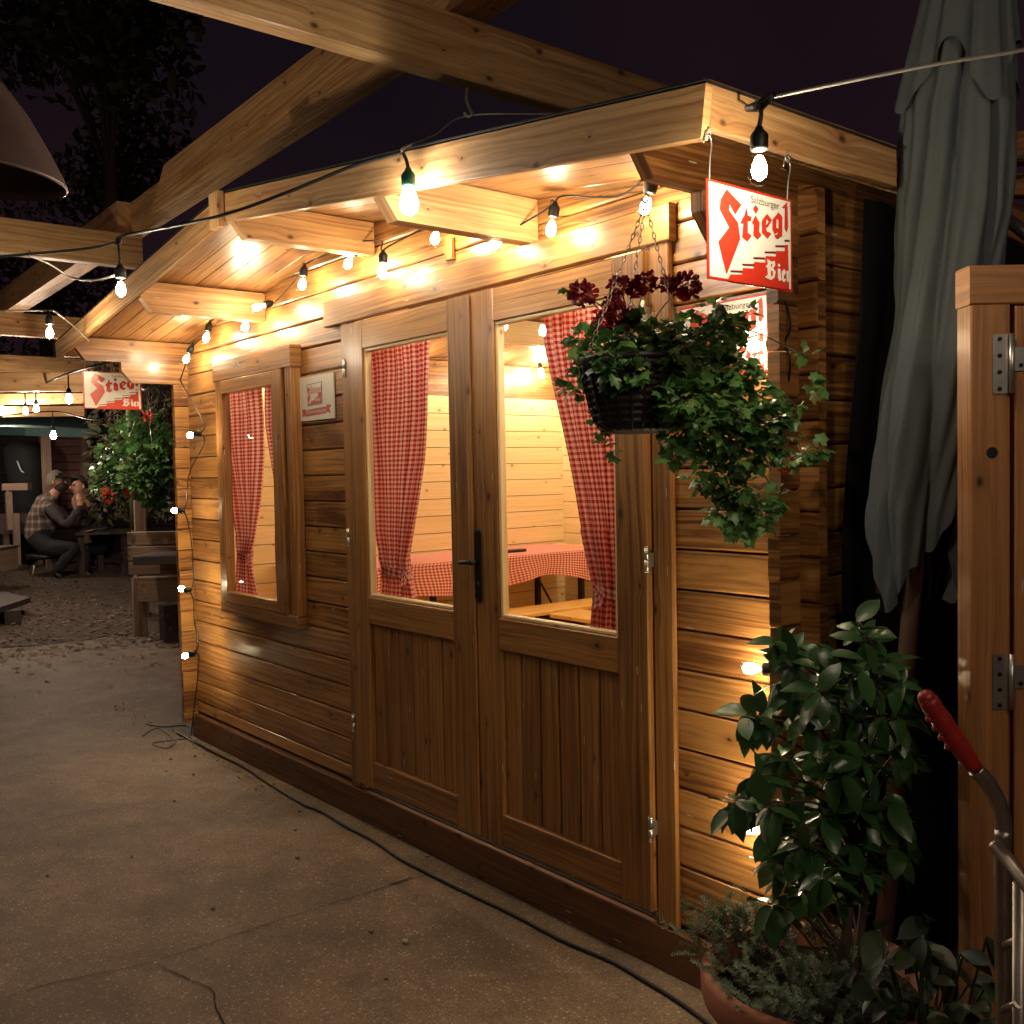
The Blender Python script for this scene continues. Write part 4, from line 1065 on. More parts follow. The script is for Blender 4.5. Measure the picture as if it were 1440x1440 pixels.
# ------------------------------------------------------------------ potted shrub at the corner
PC = at_d(1150, 1378, 2.1); PC.z = 0; PRr = .238; KP = PRr / .215
pot = thing('plant_pot', 'big terracotta pot with a rolled rim at the cabin corner', 'plant pot', PC)
bm = BM()
lathe(bm, [(.0001, 0), (.15, 0), (.155, .01), (.216, .315), (.217, .33), (PRr, .335), (PRr + .004, .35), (PRr + .004, .388), (PRr - .004, .400), (PRr - .022, .398), (PRr - .028, .35), (.0001, .35)], PC, 48)
fin('pot', bm, 'terra', pot)
bm = BM(); lathe(bm, [(.0001, .367), (.10, .363), (.208, .355)], PC, 24); fin('soil', bm, 'soil', pot)
sh = thing('camellia_shrub', 'tall glossy dark leaved evergreen shrub growing from the terracotta pot', 'shrub', PC + V((0, 0, .36)))
PCb = PC.copy()
DS = (PC + V((.02, .04, .9)) - CAM).dot(FW) + .03
tips = [(1088, 905), (1110, 925), (1110, 960), (1150, 905), (1210, 880), (1245, 930), (1265, 960), (1215, 945), (1150, 970), (1180, 1000), (1068, 1000), (1050, 1010), (1030, 1125), (1240, 1010), (1280, 1060), (1090, 1060), (1140, 1060), (1180, 1080), (1220, 1060), (1060, 1090), (1040, 1130), (1080, 1130), (1120, 1120), (1160, 1150), (1210, 1130), (1250, 1120), (1275, 1150), (1090, 1170), (1130, 1190), (1180, 1200), (1230, 1190), (1080, 1210), (1110, 1240), (1165, 1240), (1215, 1230), (1260, 1190), (1085, 1265), (1200, 960), (1130, 1010), (1270, 1010), (1195, 1040)]
vs, fs_ = [], []; br = BM()
t0 = PC + V((.02, .05, .355)); tt = at_d(1190, 960, DS + .08)
trunk = smoothpath([t0, t0 * .6 + tt * .4 + V((.02, 0, 0)), t0 * .3 + tt * .7 + V((-.02, .01, 0)), tt], 8)
tube(br, trunk, [.013 - .008 * i / (len(trunk) - 1) for i in range(len(trunk))], 8)
tr2 = smoothpath([t0 + V((.02, .02, 0)), at_d(1225, 1180, DS + .05), at_d(1230, 1060, DS + .1), at_d(1245, 950, DS + .05)], 8)
tube(br, tr2, [.010 - .006 * i / (len(tr2) - 1) for i in range(len(tr2))], 8)
allp = trunk + tr2
for (px, py) in tips:
    for rep in range(3):
        tip = at_d(px + U(-8, 8), py + U(-8, 8), DS + random.gauss(0, .085) + (-.05, .0, .06)[rep])
        st = min([p for p in allp if p.z < tip.z + .02] or allp[:1], key=lambda p: (p - tip).length + abs(p.z - tip.z + .12))
        pth = smoothpath([st, (st + tip) / 2 + V((0, 0, .02)), tip], 4); tube(br, pth, [.0045, .004, .0035, .003, .003, .0028, .0025, .002, .002][:len(pth)], 5)
        n = random.choice((4, 5, 6))
        ax = (tip - st).normalized()
        for k in range(n):
            a = k * 2.4 + U(0, .8); o = ax.orthogonal().normalized(); q_ = Matrix.Rotation(a, 3, ax) @ o
            d = (q_ * U(.7, 1.1) + ax * U(-.1, .6) + V((0, 0, U(-.65, .05)))).normalized()
            base = tip - ax * U(0, .05)
            nn = V((0, 0, 1)) * .9 + q_ * .1 + rv() * .45 - FW * .25
            add_leaf(vs, fs_, base, d, nn, U(.042, .086), 'cam', U(.05, .4), U(.03, .22))
            # second row
fin('trunk', br, 'bark', sh)
mesh_from('foliage', vs, fs_, 'camellia', sh)
# low silvery plant spilling over the pot
lp = thing('rockery_plant', 'low grey green feathery plant spilling over the terracotta rim', 'plant', PC + V((0, 0, .34)))
vs, fs_ = [], []
def sprig(c, d, L, n=9, s_=.010):
    d = d.normalized()
    for k in range(n):
        t = k / n; p = c + d * L * t - V((0, 0, .25 * L * t * t)); o = d.orthogonal().normalized()
        for a in (0, 1.57, 3.14, 4.71):
            q_ = Matrix.Rotation(a + k * .8, 3, d) @ o
            add_leaf(vs, fs_, p, q_ + d * .7, d + q_ * .2 + V((0, 0, .4)), s_ * (1.15 - .5 * t) * U(.8, 1.2), 'p', .2)
for i in range(330):
    a = U(0, 6.283); r = PRr * .98 * math.sqrt(R())
    if -0.4 < a < 1.6 and R() < .5: continue
    c = PC + V((r * math.cos(a), r * math.sin(a), .37 + .06 * R()))
    sprig(c, V((math.cos(a) * r * 3 + random.gauss(0, .3), math.sin(a) * r * 3 + random.gauss(0, .3), U(.5, 1.1))), U(.03, .07))
for i in range(80):      # the shoot leaning towards the door
    c = PC + V((-.19, -.03, .40)) + V((random.gauss(0, .035) - .05 * R(), random.gauss(0, .05), U(0, .06)))
    sprig(c, V((U(-1.2, -.1), U(-.5, .5), U(.1, 1))), U(.04, .07))
mesh_from('foliage', vs, fs_, 'ferny', lp)
# broad-leaved dark plant low beside the pot
bp = thing('broadleaf_plant', 'low dark broad leaved plant crowding between the pot and the trolley', 'plant', (4.40, -.2, 0))
vs, fs_ = [], []; br = BM()
for i in range(62):
    px, py = U(1215, 1395), U(1290, 1520)
    if py < 1330 and R() < .4: continue
    d_ = U(1.6, 1.95); tip = at_d(px, py, d_)
    if tip.z < .1: continue
    base = V((4.42 + random.gauss(0, .04), -.22 + random.gauss(0, .05), 0.02))
    tube(br, smoothpath([base, (base + tip) / 2 + V((0, 0, .05)), tip], 4), .0025, 5)
    o = (tip - base); o.z = 0; o = o.normalized() if o.length > .01 else rv()
    for k in range(2):
        add_leaf(vs, fs_, tip, o + rv() * .7 + V((0, 0, U(-.5, .3))), V((0, 0, 1)) + rv() * .6 - FW * .3, U(.045, .078), 'cam', U(.1, .4), .12)
fin('stem', br, 'stem', bp); mesh_from('foliage', vs, fs_, 'dullleaf', bp)
# a single round seed head / disc leaf seen against the dark
# ------------------------------------------------------------------ closed parasol
ps = thing('closed_parasol', 'closed grey green canvas parasol hanging in folds beside the cabin', 'parasol', (4.2, .25, 0))
DP = 2.40
axis = [(1362, -60), (1358, 0), (1345, 150), (1340, 300), (1325, 450), (1308, 600), (1292, 720), (1282, 850)]
halfw = [40, 50, 68, 74, 71, 68, 61, 50]
nth = 120; nz_ = 60; bm = BM(); Vv = []
def lerp_list(ls, t):
    i = min(int(t * (len(ls) - 1)), len(ls) - 2); f = t * (len(ls) - 1) - i
    if isinstance(ls[0], tuple): return tuple(a + (b - a) * f for a, b in zip(ls[i], ls[i + 1]))
    return ls[i] + (ls[i + 1] - ls[i]) * f
E1 = RT.copy(); E1.z = 0; E1.normalize(); E2 = V((-E1.y, E1.x, 0))
def fold(th, t):
    return 1 + .40 * abs(math.sin(3.5 * th + .8 * math.sin(2.2 * t + th))) ** .55 - .30 + .10 * math.sin(2 * th + 3 * t) + .05 * math.sin(17 * th + 5 * t) + .10 * noise.noise((math.cos(th) * 2.2, math.sin(th) * 2.2, t * 2.0)) + .07 * abs(noise.noise((math.cos(th) * 5 + t, math.sin(th) * 5, t * 3.3 + 4)))
for j in range(nz_ + 1):
    t = j / nz_; row = []
    for i in range(nth):
        th = 2 * math.pi * i / nth
        hem = 1 - t * .0
        tt_ = t
        if t > .80: tt_ = .80 + (t - .80) * (.25 + .75 * abs(math.sin(1.5 * th + 2.0 + .5 * math.sin(2 * th))) ** .8 + .12 * noise.noise((math.cos(th) * 3, math.sin(th) * 3, 1)))
        ax_ = lerp_list(axis, tt_); c = at_d(ax_[0], ax_[1], DP); r = lerp_list(halfw, tt_) / F * DP * fold(th, tt_ * 3) * .95
        row.append(bm.verts.new(c + E1 * r * math.cos(th) + E2 * r * .8 * math.sin(th)))
    Vv.append(row)
for j in range(nz_):
    for i in range(nth):
        f = bm.faces.new((Vv[j][i], Vv[j][(i + 1) % nth], Vv[j + 1][(i + 1) % nth], Vv[j + 1][i])); f.smooth = True
fin('canopy', bm, 'canvas', ps)
# short top vent skirt
bm = BM(); Vv = []
for j in range(13):
    t = j / 12; row = []
    for i in range(nth):
        th = 2 * math.pi * i / nth
        tt_ = t * (.255 + .045 * math.sin(4 * th + .5))
        ax_ = lerp_list(axis, tt_); c = at_d(ax_[0], ax_[1], DP); r = (lerp_list(halfw, tt_) * 1.05 + 3 + 7 * t) / F * DP * (1 + .5 * (fold(th, .5) - 1))
        row.append(bm.verts.new(c + E1 * r * math.cos(th) + E2 * r * .8 * math.sin(th)))
    Vv.append(row)
for j in range(12):
    for i in range(nth):
        f = bm.faces.new((Vv[j][i], Vv[j][(i + 1) % nth], Vv[j + 1][(i + 1) % nth], Vv[j + 1][i])); f.smooth = True
fin('vent_skirt', bm, 'canvas', ps)
bm = BM(); a0, a1 = at_d(1358, -60, DP), at_d(1280, 870, DP); dd = (a1 - a0).normalized(); a1 = a0 + dd * ((a0.z - 0) / -dd.z)
tube(bm, [a0, a1], .022, 12); fin('pole', bm, 'oldwood', ps)
# folded lining hanging out of the hem
bm = BM()
for k, (px, py, w0) in enumerate([(1252, 800, 26), (1310, 800, 22)]):
    A = at_d(px, py - 60, DP + .02); rows_ = []
    for j in range(9):
        t = j / 8
        rows_.append([bm.verts.new(at_d(px + (i / 10 - .5) * 2 * w0 * (1 - .35 * t) + 6 * math.sin(t * 4 + k), py - 50 + t * (95 - 25 * abs(i / 10 - .5)), DP + .02 + .02 * math.sin(i * 1.7 + t * 2))) for i in range(11)])
    for a, b in zip(rows_, rows_[1:]):
        for i in range(10):
            f = bm.faces.new((a[i], a[i + 1], b[i + 1], b[i])); f.smooth = True
fin('lining', bm, 'darkcloth', ps)

# black cover and shade added to stand for the shade on the side wall
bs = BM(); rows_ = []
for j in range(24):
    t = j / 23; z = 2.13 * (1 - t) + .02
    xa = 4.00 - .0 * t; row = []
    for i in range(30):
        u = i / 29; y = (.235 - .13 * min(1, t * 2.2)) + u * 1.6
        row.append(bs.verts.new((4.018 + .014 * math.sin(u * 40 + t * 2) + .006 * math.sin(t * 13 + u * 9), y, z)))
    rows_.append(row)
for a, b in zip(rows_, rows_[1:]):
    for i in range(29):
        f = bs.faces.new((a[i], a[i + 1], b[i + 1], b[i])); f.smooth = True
tag(fin('shade_sheet', bs, 'cover_shade_black'), 'added black sheet standing in for the shade on the cabin side wall', 'sheet')

# ------------------------------------------------------------------ gate with hinges
DG = 1.9
gt = thing('timber_gate', 'orange brown timber gate with big steel hinges beside the parasol', 'gate', at_d(1392, 900, DG) * 1.0)
gt.location.z = 0
gx = RT.copy(); gx.z = 0; gx.normalize(); gn = V((gx.y, -gx.x, 0))   # faces the viewer
GO = at_d(1362, 700, DG); GO.z = 0
def gp_(u, d, z): return GO + gx * u + gn * d + V((0, 0, z))
def gplank(name, u0, u1, d0, d1, z0, z1, ax, mat='gate', par=gt):
    bm = BM()
    if ax == 'u': plank(bm, gp_(u0, (d0 + d1) / 2, (z0 + z1) / 2), gp_(u1, (d0 + d1) / 2, (z0 + z1) / 2), abs(d1 - d0), z1 - z0, (0, 0, 1), .003)
    else: plank(bm, gp_((u0 + u1) / 2, (d0 + d1) / 2, z0), gp_((u0 + u1) / 2, (d0 + d1) / 2, z1), abs(d1 - d0), u1 - u0, tuple(gx), .003)
    return fin(name, bm, mat, par)
kz = DG / F
zt = 1.4605 + (665 - 392) * kz; zb = 1.4605 + (665 - 446) * kz
gplank('top_rail', -.002, .62, -.05, .0105, zb, zt, 'u')
gplank('post', .000, .075, -.05, .010, 0, zb - .001, 'z')
gplank('board', .083, .20, -.02, .010, .05, zb - .004, 'z')
gplank('board', .203, .32, -.02, .010, .05, zb - .004, 'z')
gplank('board', .323, .44, -.02, .010, .05, zb - .004, 'z')
gplank('board', .443, .60, -.02, .010, .05, zb - .004, 'z')
for (ya, yb) in ((488, 570), (935, 1013)):
    z1_, z0_ = 1.4605 + (665 - ya) * kz, 1.4605 + (665 - yb) * kz
    bm = BM(); plank(bm, gp_(.054, .0125, z0_), gp_(.054, .0125, z1_), .003, .028, tuple(gx), .0008)
    zc = z0_ * .42 + z1_ * .58
    plank(bm, gp_(.078, .0125, zc), gp_(.16, .0125, zc), .003, .045, (0, 0, 1), .0008)
    tube(bm, [gp_(.073, .018, z0_), gp_(.073, .018, z1_)], .0055, 10)
    for t in (.08, .36, .64, .92):
        p = gp_(.052, .0145, z0_ + (z1_ - z0_) * t); tube(bm, [p, p + gn * .0016], .0042, 8, 1)
    for u in (.092, .14): p = gp_(u, .0145, zc - .012); tube(bm, [p, p + gn * .0016], .0042, 8, 1)
    fin('hinge', bm, ['steel', 'black'], gt)
bm = BM(); p = gp_(.04, .0101, 1.4605 + (665 - 652) * kz); tube(bm, [p, p + gn * .0008], .011, 14); fin('knot_hole', bm, 'soil', gt)

# pieces of another timber frame behind the gate
tf = thing('timber_stack', 'jumble of brown timber ends and a grey tube above the gate', 'timber stack', at_d(1430, 250, 2.7))
for (a, b, w_, h_) in [((1405, 214), (1520, 195), .06, .085), ((1418, 262), (1520, 262), .06, .06), ((1395, 300), (1460, 330), .05, .07)]:
    bm = BM(); plank(bm, at_d(*a, 2.85), at_d(*b, 2.75), w_, h_, (0, 0, 1), .003); fin('rail', bm, 'gate', tf)
bm = BM(); tube(bm, [at_d(1404, 228, 2.7), at_d(1520, 205, 2.6)], .006, 8); fin('rod', bm, 'oldsteel', tf); bm = BM(); tube(bm, [at_d(1410, 302, 2.55), at_d(1470, 352, 2.5)], .016, 10); tube(bm, [at_d(1406, 299, 2.56), at_d(1414, 305, 2.55)], .021, 10)
fin('tube', bm, 'oldsteel', tf)

# ------------------------------------------------------------------ sack trolley
tr = thing('hand_trolley', 'steel tube hand trolley with a red ribbed rubber grip', 'trolley', (4.8, -.65, 0))
DT = 1.5
bm = BM()
g0, g1 = at_d(1303, 982, DT), at_d(1372, 1082, DT)
n = 26; rr = []
for i in range(n + 1):
    t = i / n; r = .0150 + (.0007 * math.sin(t * 6 * math.pi * 1.3) if .08 < t < .6 else 0) - .003 * max(0, t - .7) / .3
    rr.append(r if i not in (0, n) else r * .75)
tube(bm, [g0 + (g1 - g0) * (i / n) for i in range(n + 1)], rr, 14); ell(bm, g0, .0135, .0135, .0135, 12, 6)
for k in range(4):
    c = g0 + (g1 - g0) * (.16 + k * .13) - UP * .017 - RT * .008; ell(bm, c + UP * .003, .006, .006, .006, 10, 6)
fin('grip', bm, 'redgrip', tr)
bm = BM()
foot = at_d(1410, 1200, DT); footg = V((foot.x + .01, foot.y - .005, .06))
tube(bm, smoothpath([g1, at_d(1392, 1105, DT), at_d(1408, 1140, DT), at_d(1412, 1180, DT), foot, (foot + footg) / 2, footg], 6), .0125, 12)
tube(bm, smoothpath([at_d(1398, 1188, DT - .03), at_d(1420, 1212, DT - .06), at_d(1445, 1245, DT - .1), at_d(1475, 1290, DT - .14)], 5), .0105, 12)
p = at_d(1434, 1240, DT - .06); tube(bm, [p, V((p.x, p.y, .06))], .010, 10)
for py in (1330, 1420): tube(bm, [at_d(1411, py, DT), at_d(1432, py - 8, DT - .06)], .006, 8)
fin('frame', bm, 'oldsteel', tr)
for s_ in (0, 1):
    bm = BM(); c = V((foot.x + .03 - s_ * .0 , foot.y + .0, .085)) + gx * (.03 + .34 * s_); lathe(bm, [(.02, -.018), (.055, -.02), (.08, -.015), (.085, 0), (.08, .015), (.055, .02), (.02, .018)], c, 20, ax=tuple(gx)); fin('wheel', bm, 'blackplastic', tr)
bm = BM(); plank(bm, footg + V((0, 0, -.045)) + gx * .02, footg + V((0, 0, -.045)) + gx * .36, .2, .006, (0, 0, 1), .001); fin('toe_plate', bm, 'oldsteel', tr)

# ------------------------------------------------------------------ hanging lamp shade, upper corner
ls = thing('pendant_shade', 'unlit bell shaped metal lamp shade hanging at the edge of the yard', 'lamp shade', at_d(-60, 150, 2.0))
bm = BM(); c = at_d(-62, 243, 2.0)
lathe(bm, [(.020, .25), (.030, .225), (.050, .212), (.085, .182), (.13, .128), (.170, .065), (.198, .016), (.205, .0), (.2065, -.004), (.203, -.006), (.196, .014), (.168, .063), (.128, .125), (.083, .178), (.0001, .208)], c, 56, ax=(.08, .05, 1))
fin('shade', bm, 'shade', ls)
bm = BM(); tube(bm, [c + V((.02, .012, .245)), c + V((.03, .02, .62))], .005, 8); fin('flex', bm, 'cable', ls)
bm = BM(); ell(bm, c + V((.01, .01, .14)), .035, .035, .05, 16, 10); fin('bulb', bm, 'paper', ls)

# ------------------------------------------------------------------ cable on the ground
gc = BM(); P0 = [(262, 1028), (272, 1042), (300, 1058), (345, 1078), (372, 1098), (425, 1130), (452, 1141), (488, 1163), (525, 1182), (560, 1206), (598, 1226), (650, 1252), (720, 1285), (790, 1322), (860, 1352), (905, 1378), (960, 1412), (1010, 1450)]
pts = [at_z(px, py, .008) for px, py in P0]
for p in pts: p.y = min(p.y, -.075)
tube(gc, smoothpath(pts, 5), .0058, 7)
cb = fin('power_cable', gc, 'cable'); tag(cb, 'black power cable snaking along the foot of the cabin', 'cable')
gc = BM(); tube(gc, smoothpath([at_z(*p, .005) for p in [(205, 1018), (230, 1022), (262, 1020), (272, 1030)]], 5), .004, 6); tube(gc, smoothpath([at_z(*p, .005) for p in [(200, 1035), (222, 1024), (245, 1042), (235, 1052), (215, 1045), (270, 1038)]], 6), .0025, 6)
tag(fin('loose_cable', gc, 'cable'), 'tangled thin cable lying beside the log corner', 'cable')

# ------------------------------------------------------------------ garden behind
def flat(p): return V((p.x, p.y, gz(p.x)))
# people: one skinned body each
def person(label, joints, bones, mats, head, hairmat, loc, beard=False):
    t = thing('person', label, 'person', loc)
    me = bpy.data.meshes.new('body'); names = list(joints)
    me.from_pydata([joints[n][0] for n in names], [], [(names.index(a), names.index(b)) for a, b in bones]); me.update()
    o = bpy.data.objects.new('tmp', me); C.objects.link(o)
    md = o.modifiers.new('s', 'SKIN'); md.use_smooth_shade = True
    for i, n in enumerate(names):
        r = joints[n][1]; r = r if isinstance(r, tuple) else (r, r); o.data.skin_vertices[0].data[i].radius = r
        o.data.skin_vertices[0].data[i].use_root = (n == 'pelvis')
    o.modifiers.new('b', 'SUBSURF').levels = 3
    bpy.context.view_layer.update()
    ev = o.evaluated_get(bpy.context.evaluated_depsgraph_get()); nm = bpy.data.meshes.new_from_object(ev)
    bpy.data.objects.remove(o)
    keys = []
    for a, b in bones:
        keys.append((V(joints[a][0]), V(joints[b][0]), joints[b][2]))
    nm.materials.clear()
    ml = []
    for p in nm.polygons:
        c = p.center; best = None
        for a, b, mt in keys:
            ab = b - a; tt_ = max(0, min(1, (c - a).dot(ab) / max(1e-9, ab.dot(ab)))); d = (c - a - ab * tt_).length
            if best is None or d < best[0]: best = (d, mt)
        if best[1] not in ml: ml.append(best[1])
        p.material_index = ml.index(best[1]); p.use_smooth = True
    hv = V(head[0])
    for v in nm.vertices:
        if (v.co - hv).length > .22: v.co += v.normal * (.016 * noise.noise(v.co * 9) + .010 * abs(noise.noise(v.co * V((14, 14, 34)))))
    link('body', nm, ml, t)
    # hair cap follows the head
    hc, hr, face_d = head; bm = BM(); ell(bm, hc, hr * .98, hr * .98, hr * 1.18, 18, 12)
    kill = [v for v in bm.verts if (v.co - V(hc)).normalized().dot(V(face_d)) > .25 + .5 * max(0, (v.co.z - hc[2]) / hr) or v.co.z < hc[2] - hr * .55]
    bmesh.ops.delete(bm, geom=kill, context='VERTS'); bm.transform(Matrix.Translation(V(hc)) @ Matrix.Scale(1.09, 4) @ Matrix.Translation(-V(hc)))
    fin('hair', bm, hairmat, t)
    fd = V(face_d); hv = V(hc); sd = fd.cross(V((0, 0, 1))).normalized()
    bm = BM(); ell(bm, hv + fd * hr * .98 + V((0, 0, -.012)), .015, .015, .024, 10, 6); fin('nose', bm, 'skin', t)
    for q in (-1, 1):
        bm = BM(); ell(bm, hv + sd * q * hr * .97 + V((0, 0, -.012)), .014, .014, .030, 10, 6); fin('ear', bm, 'skin', t)
        bm = BM(); ell(bm, hv + fd * hr * .86 + sd * q * .036 + V((0, 0, .012)), .013, .013, .008, 8, 5); fin('eye', bm, 'shoe', t)
        bm = BM(); tube(bm, [hv + fd * hr * .86 + sd * q * .018 + V((0, 0, .032)), hv + fd * hr * .78 + sd * q * .056 + V((0, 0, .030))], .0055, 6); fin('eyebrow', bm, 'darkhair', t)
    if beard:
        bm = BM(); ell(bm, hv + fd * hr * .42 + V((0, 0, -hr * .62)), hr * .78, hr * .78, hr * .62, 16, 10); fin('beard', bm, 'darkhair', t)
    else:
        bm = BM(); tube(bm, [hv + fd * hr * .84 - sd * .022 + V((0, 0, -.052)), hv + fd * hr * .92 + V((0, 0, -.054)), hv + fd * hr * .84 + sd * .022 + V((0, 0, -.052))], .006, 6); fin('mouth', bm, 'crimson', t)
    return t
DQ = 12.0
# local frame: r to the side as seen, f away; floor height under them
PB = flat(at_d(68, 800, DQ)); rr_ = RT.copy(); rr_.z = 0; rr_.normalize(); ff_ = FW.copy(); ff_.z = 0; ff_.normalize()
zc = at_d(68, 800, DQ)
GZ = at_d(70, 817, DQ).z     # ground level seen under their feet
def pp(px, py, dd=0.0): return at_d(px, py, DQ + dd)
base = at_d(70, 817, DQ)
# raise a low terrace under the far tables
bm = BM()
c1 = at_d(-260, 822, 11.2); c2 = at_d(330, 822, 11.2)
q = []
NX, NY = 30, 10
grid = []
for i in range(NX + 1):
    row = []
    for j in range(NY + 1):
        p = c1.lerp(c2, i / NX) + ff_ * (j * 1.2 + .25 * noise.noise((i * .8, 0, 0)) * (j == 0)); z = GZ if j > 0 else gz(p.x) - .03
        row.append(bm.verts.new((p.x, p.y, z + (.02 * noise.noise((p.x * 2, p.y * 2, 0)) if j else 0))))
    grid.append(row)
for i in range(NX):
    for j in range(NY): bm.faces.new((grid[i][j], grid[i + 1][j], grid[i + 1][j + 1], grid[i][j + 1]))
tag(fin('terrace_ground', bm, 'mulch'), kind='structure')
def J(px, py, dd, r, m_): return (tuple(pp(px, py, dd)), r, m_)
s1 = {
 'pelvis': J(52, 766, 0, (.155, .16), 'jeans'), 'waist': J(49, 748, 0, (.18, .19), 'vest'), 'chest': J(55, 723, .02, (.175, .20), 'vest'), 'neckb': J(66, 705, .02, (.13, .14), 'vest'), 'neck': J(75, 695, .02, (.055, .055), 'vest'), 'chin': J(82, 688, .02, (.062, .062), 'skin'), 'head': J(81, 681, .02, (.092, .085), 'skin'), 'top': J(79, 672, .02, (.072, .072), 'skin'),
 'rsh': J(70, 714, -.20, .080, 'vest'), 'rel': J(94, 740, -.28, .058, 'darkcloth'), 'rwr': J(113, 712, -.22, .038, 'darkcloth'), 'rha': J(112, 702, -.2, .040, 'skin'), 'rfi': J(110, 694, -.18, .022, 'skin'),
 'lsh': J(74, 712, .22, .07, 'vest'), 'lel': J(108, 738, .28, .055, 'darkcloth'), 'lwr': J(117, 715, .2, .036, 'darkcloth'), 'lha': J(115, 705, .16, .04, 'skin'),
 'rhip': J(60, 770, -.12, .115, 'jeans'), 'rkn': J(108, 770, -.16, .078, 'jeans'), 'ran': J(76, 806, -.18, .05, 'jeans'), 'rto': J(88, 813, -.18, .035, 'shoe'),
 'lhip': J(72, 770, .12, .11, 'jeans'), 'lkn': J(120, 770, .14, .078, 'jeans'), 'lan': J(120, 806, .14, .05, 'jeans'), 'lto': J(132, 812, .14, .035, 'shoe')}
b1 = [('pelvis', 'waist'), ('waist', 'chest'), ('chest', 'neckb'), ('neckb', 'neck'), ('neck', 'chin'), ('chin', 'head'), ('head', 'top'), ('chest', 'rsh'), ('rsh', 'rel'), ('rel', 'rwr'), ('rwr', 'rha'), ('rha', 'rfi'), ('chest', 'lsh'), ('lsh', 'lel'), ('lel', 'lwr'), ('lwr', 'lha'), ('pelvis', 'rhip'), ('rhip', 'rkn'), ('rkn', 'ran'), ('ran', 'rto'), ('pelvis', 'lhip'), ('lhip', 'lkn'), ('lkn', 'lan'), ('lan', 'lto')]
person('person in a brown body warmer sitting on a stool leaning on the table', s1, b1, None, (tuple(pp(79, 677, .02)), .108, tuple((rr_ * .95 + ff_ * .1).normalized())), 'hair', flat(base), beard=True)
s2 = {
 'pelvis': J(150, 770, .75, (.15, .15), 'jeans'), 'waist': J(148, 752, .75, (.14, .15), 'darkcloth'), 'chest': J(138, 730, .7, (.15, .18), 'darkcloth'), 'neckb': J(124, 712, .6, (.09, .1), 'palecloth'), 'neck': J(116, 700, .55, .055, 'darkcloth'), 'chin': J(110, 693, .5, .062, 'skin'), 'head': J(110, 685, .5, (.088, .092), 'skin'), 'top': J(111, 675, .5, (.07, .07), 'skin'),
 'rsh': J(126, 722, .45, .07, 'darkcloth'), 'rel': J(120, 742, .3, .052, 'darkcloth'), 'rwr': J(108, 716, .28, .036, 'darkcloth'), 'rha': J(104, 702, .3, .036, 'skin'), 'rfi': J(107, 696, .36, .018, 'skin'),
 'lsh': J(140, 720, .85, .07, 'darkcloth'), 'lel': J(134, 740, .6, .052, 'darkcloth'), 'lwr': J(126, 712, .45, .035, 'darkcloth'), 'lha': J(119, 701, .42, .042, 'skin'), 'lfi': J(113, 698, .42, .02, 'skin'),
 'rhip': J(145, 772, .6, .1, 'jeans'), 'rkn': J(115, 772, .55, .07, 'jeans'), 'ran': J(118, 806, .55, .045, 'jeans'), 'rto': J(110, 810, .52, .03, 'shoe'),
 'lhip': J(150, 772, .9, .1, 'jeans'), 'lkn': J(125, 772, .9, .07, 'jeans'), 'lan': J(128, 806, .9, .045, 'jeans'), 'lto': J(120, 810, .88, .03, 'shoe')}
b2 = b1[:12] + [('chest', 'lsh'), ('lsh', 'lel'), ('lel', 'lwr'), ('lwr', 'lha'), ('lha', 'lfi')] + b1[16:]
person('person in dark clothes facing the viewer with both hands raised to the mouth', s2, b2, None, (tuple(pp(110, 683, .5)), .108, tuple((-ff_ * .85 - rr_ * .5 + V((0, 0, -.1))).normalized())), 'darkhair', flat(pp(140, 800, .6)))
# stool under the first
st = thing('stool', 'dark round stool under the person in the body warmer', 'stool', flat(base))
bm = BM(); c = pp(62, 781, 0); lathe(bm, [(.0001, .02), (.19, .02), (.205, .01), (.205, -.025), (.19, -.04), (.0001, -.04)], c, 24); fin('seat', bm, 'black', st)
for a in (.6, 2.2, 3.8, 5.3):
    bm = BM(); tube(bm, [c + V((math.cos(a) * .12, math.sin(a) * .12, -.03)), V((c.x + math.cos(a) * .24, c.y + math.sin(a) * .24, GZ))], .013, 8); fin('leg', bm, 'oldsteel', st)
# their table
tz = pp(140, 748, .3).z
gt_ = thing('garden_table', 'dark garden table with menus and glasses between the two people', 'table', flat(pp(150, 748, .3)))
bm = BM(); A = pp(112, 748, .3); B = pp(200, 748, .5); A.z = B.z = tz; plank(bm, A, B, .75, .045, (0, 0, 1), .004); fin('table_top', bm, 'darkwood', gt_)
for t in (.16, .84):
    for s_ in (-1, 1):
        c = A.lerp(B, t) + ff_ * .28 * s_; bm = BM(); plank(bm, (c.x, c.y, GZ), (c.x, c.y, tz - .02), .07, .07, (1, 0, 0), .003); fin('leg', bm, 'darkwood', gt_)
for nm_, px0, px1, mt, lab in (('menu_card', 117, 134, 'redprint', 'open red menu card lying on the far garden table'), ('paper_napkin', 124, 136, 'paper', 'white paper napkin lying on the far garden table'), ('menu_card', 136, 156, 'greenprint', 'green menu card lying on the far garden table')):
    a, b = pp(px0, 744, .1 if mt != 'paper' else .02), pp(px1, 744, .1 if mt != 'paper' else .02); a.z = b.z = tz + .024 + (.03 if mt == 'greenprint' else .012); bm = BM(); a.z -= .01
    plank(bm, a, b + V((0, 0, .012)), .2, .004, (0, 0, 1), .001); tag(fin(nm_, bm, mt), lab, 'menu' if 'menu' in nm_ else 'napkin')
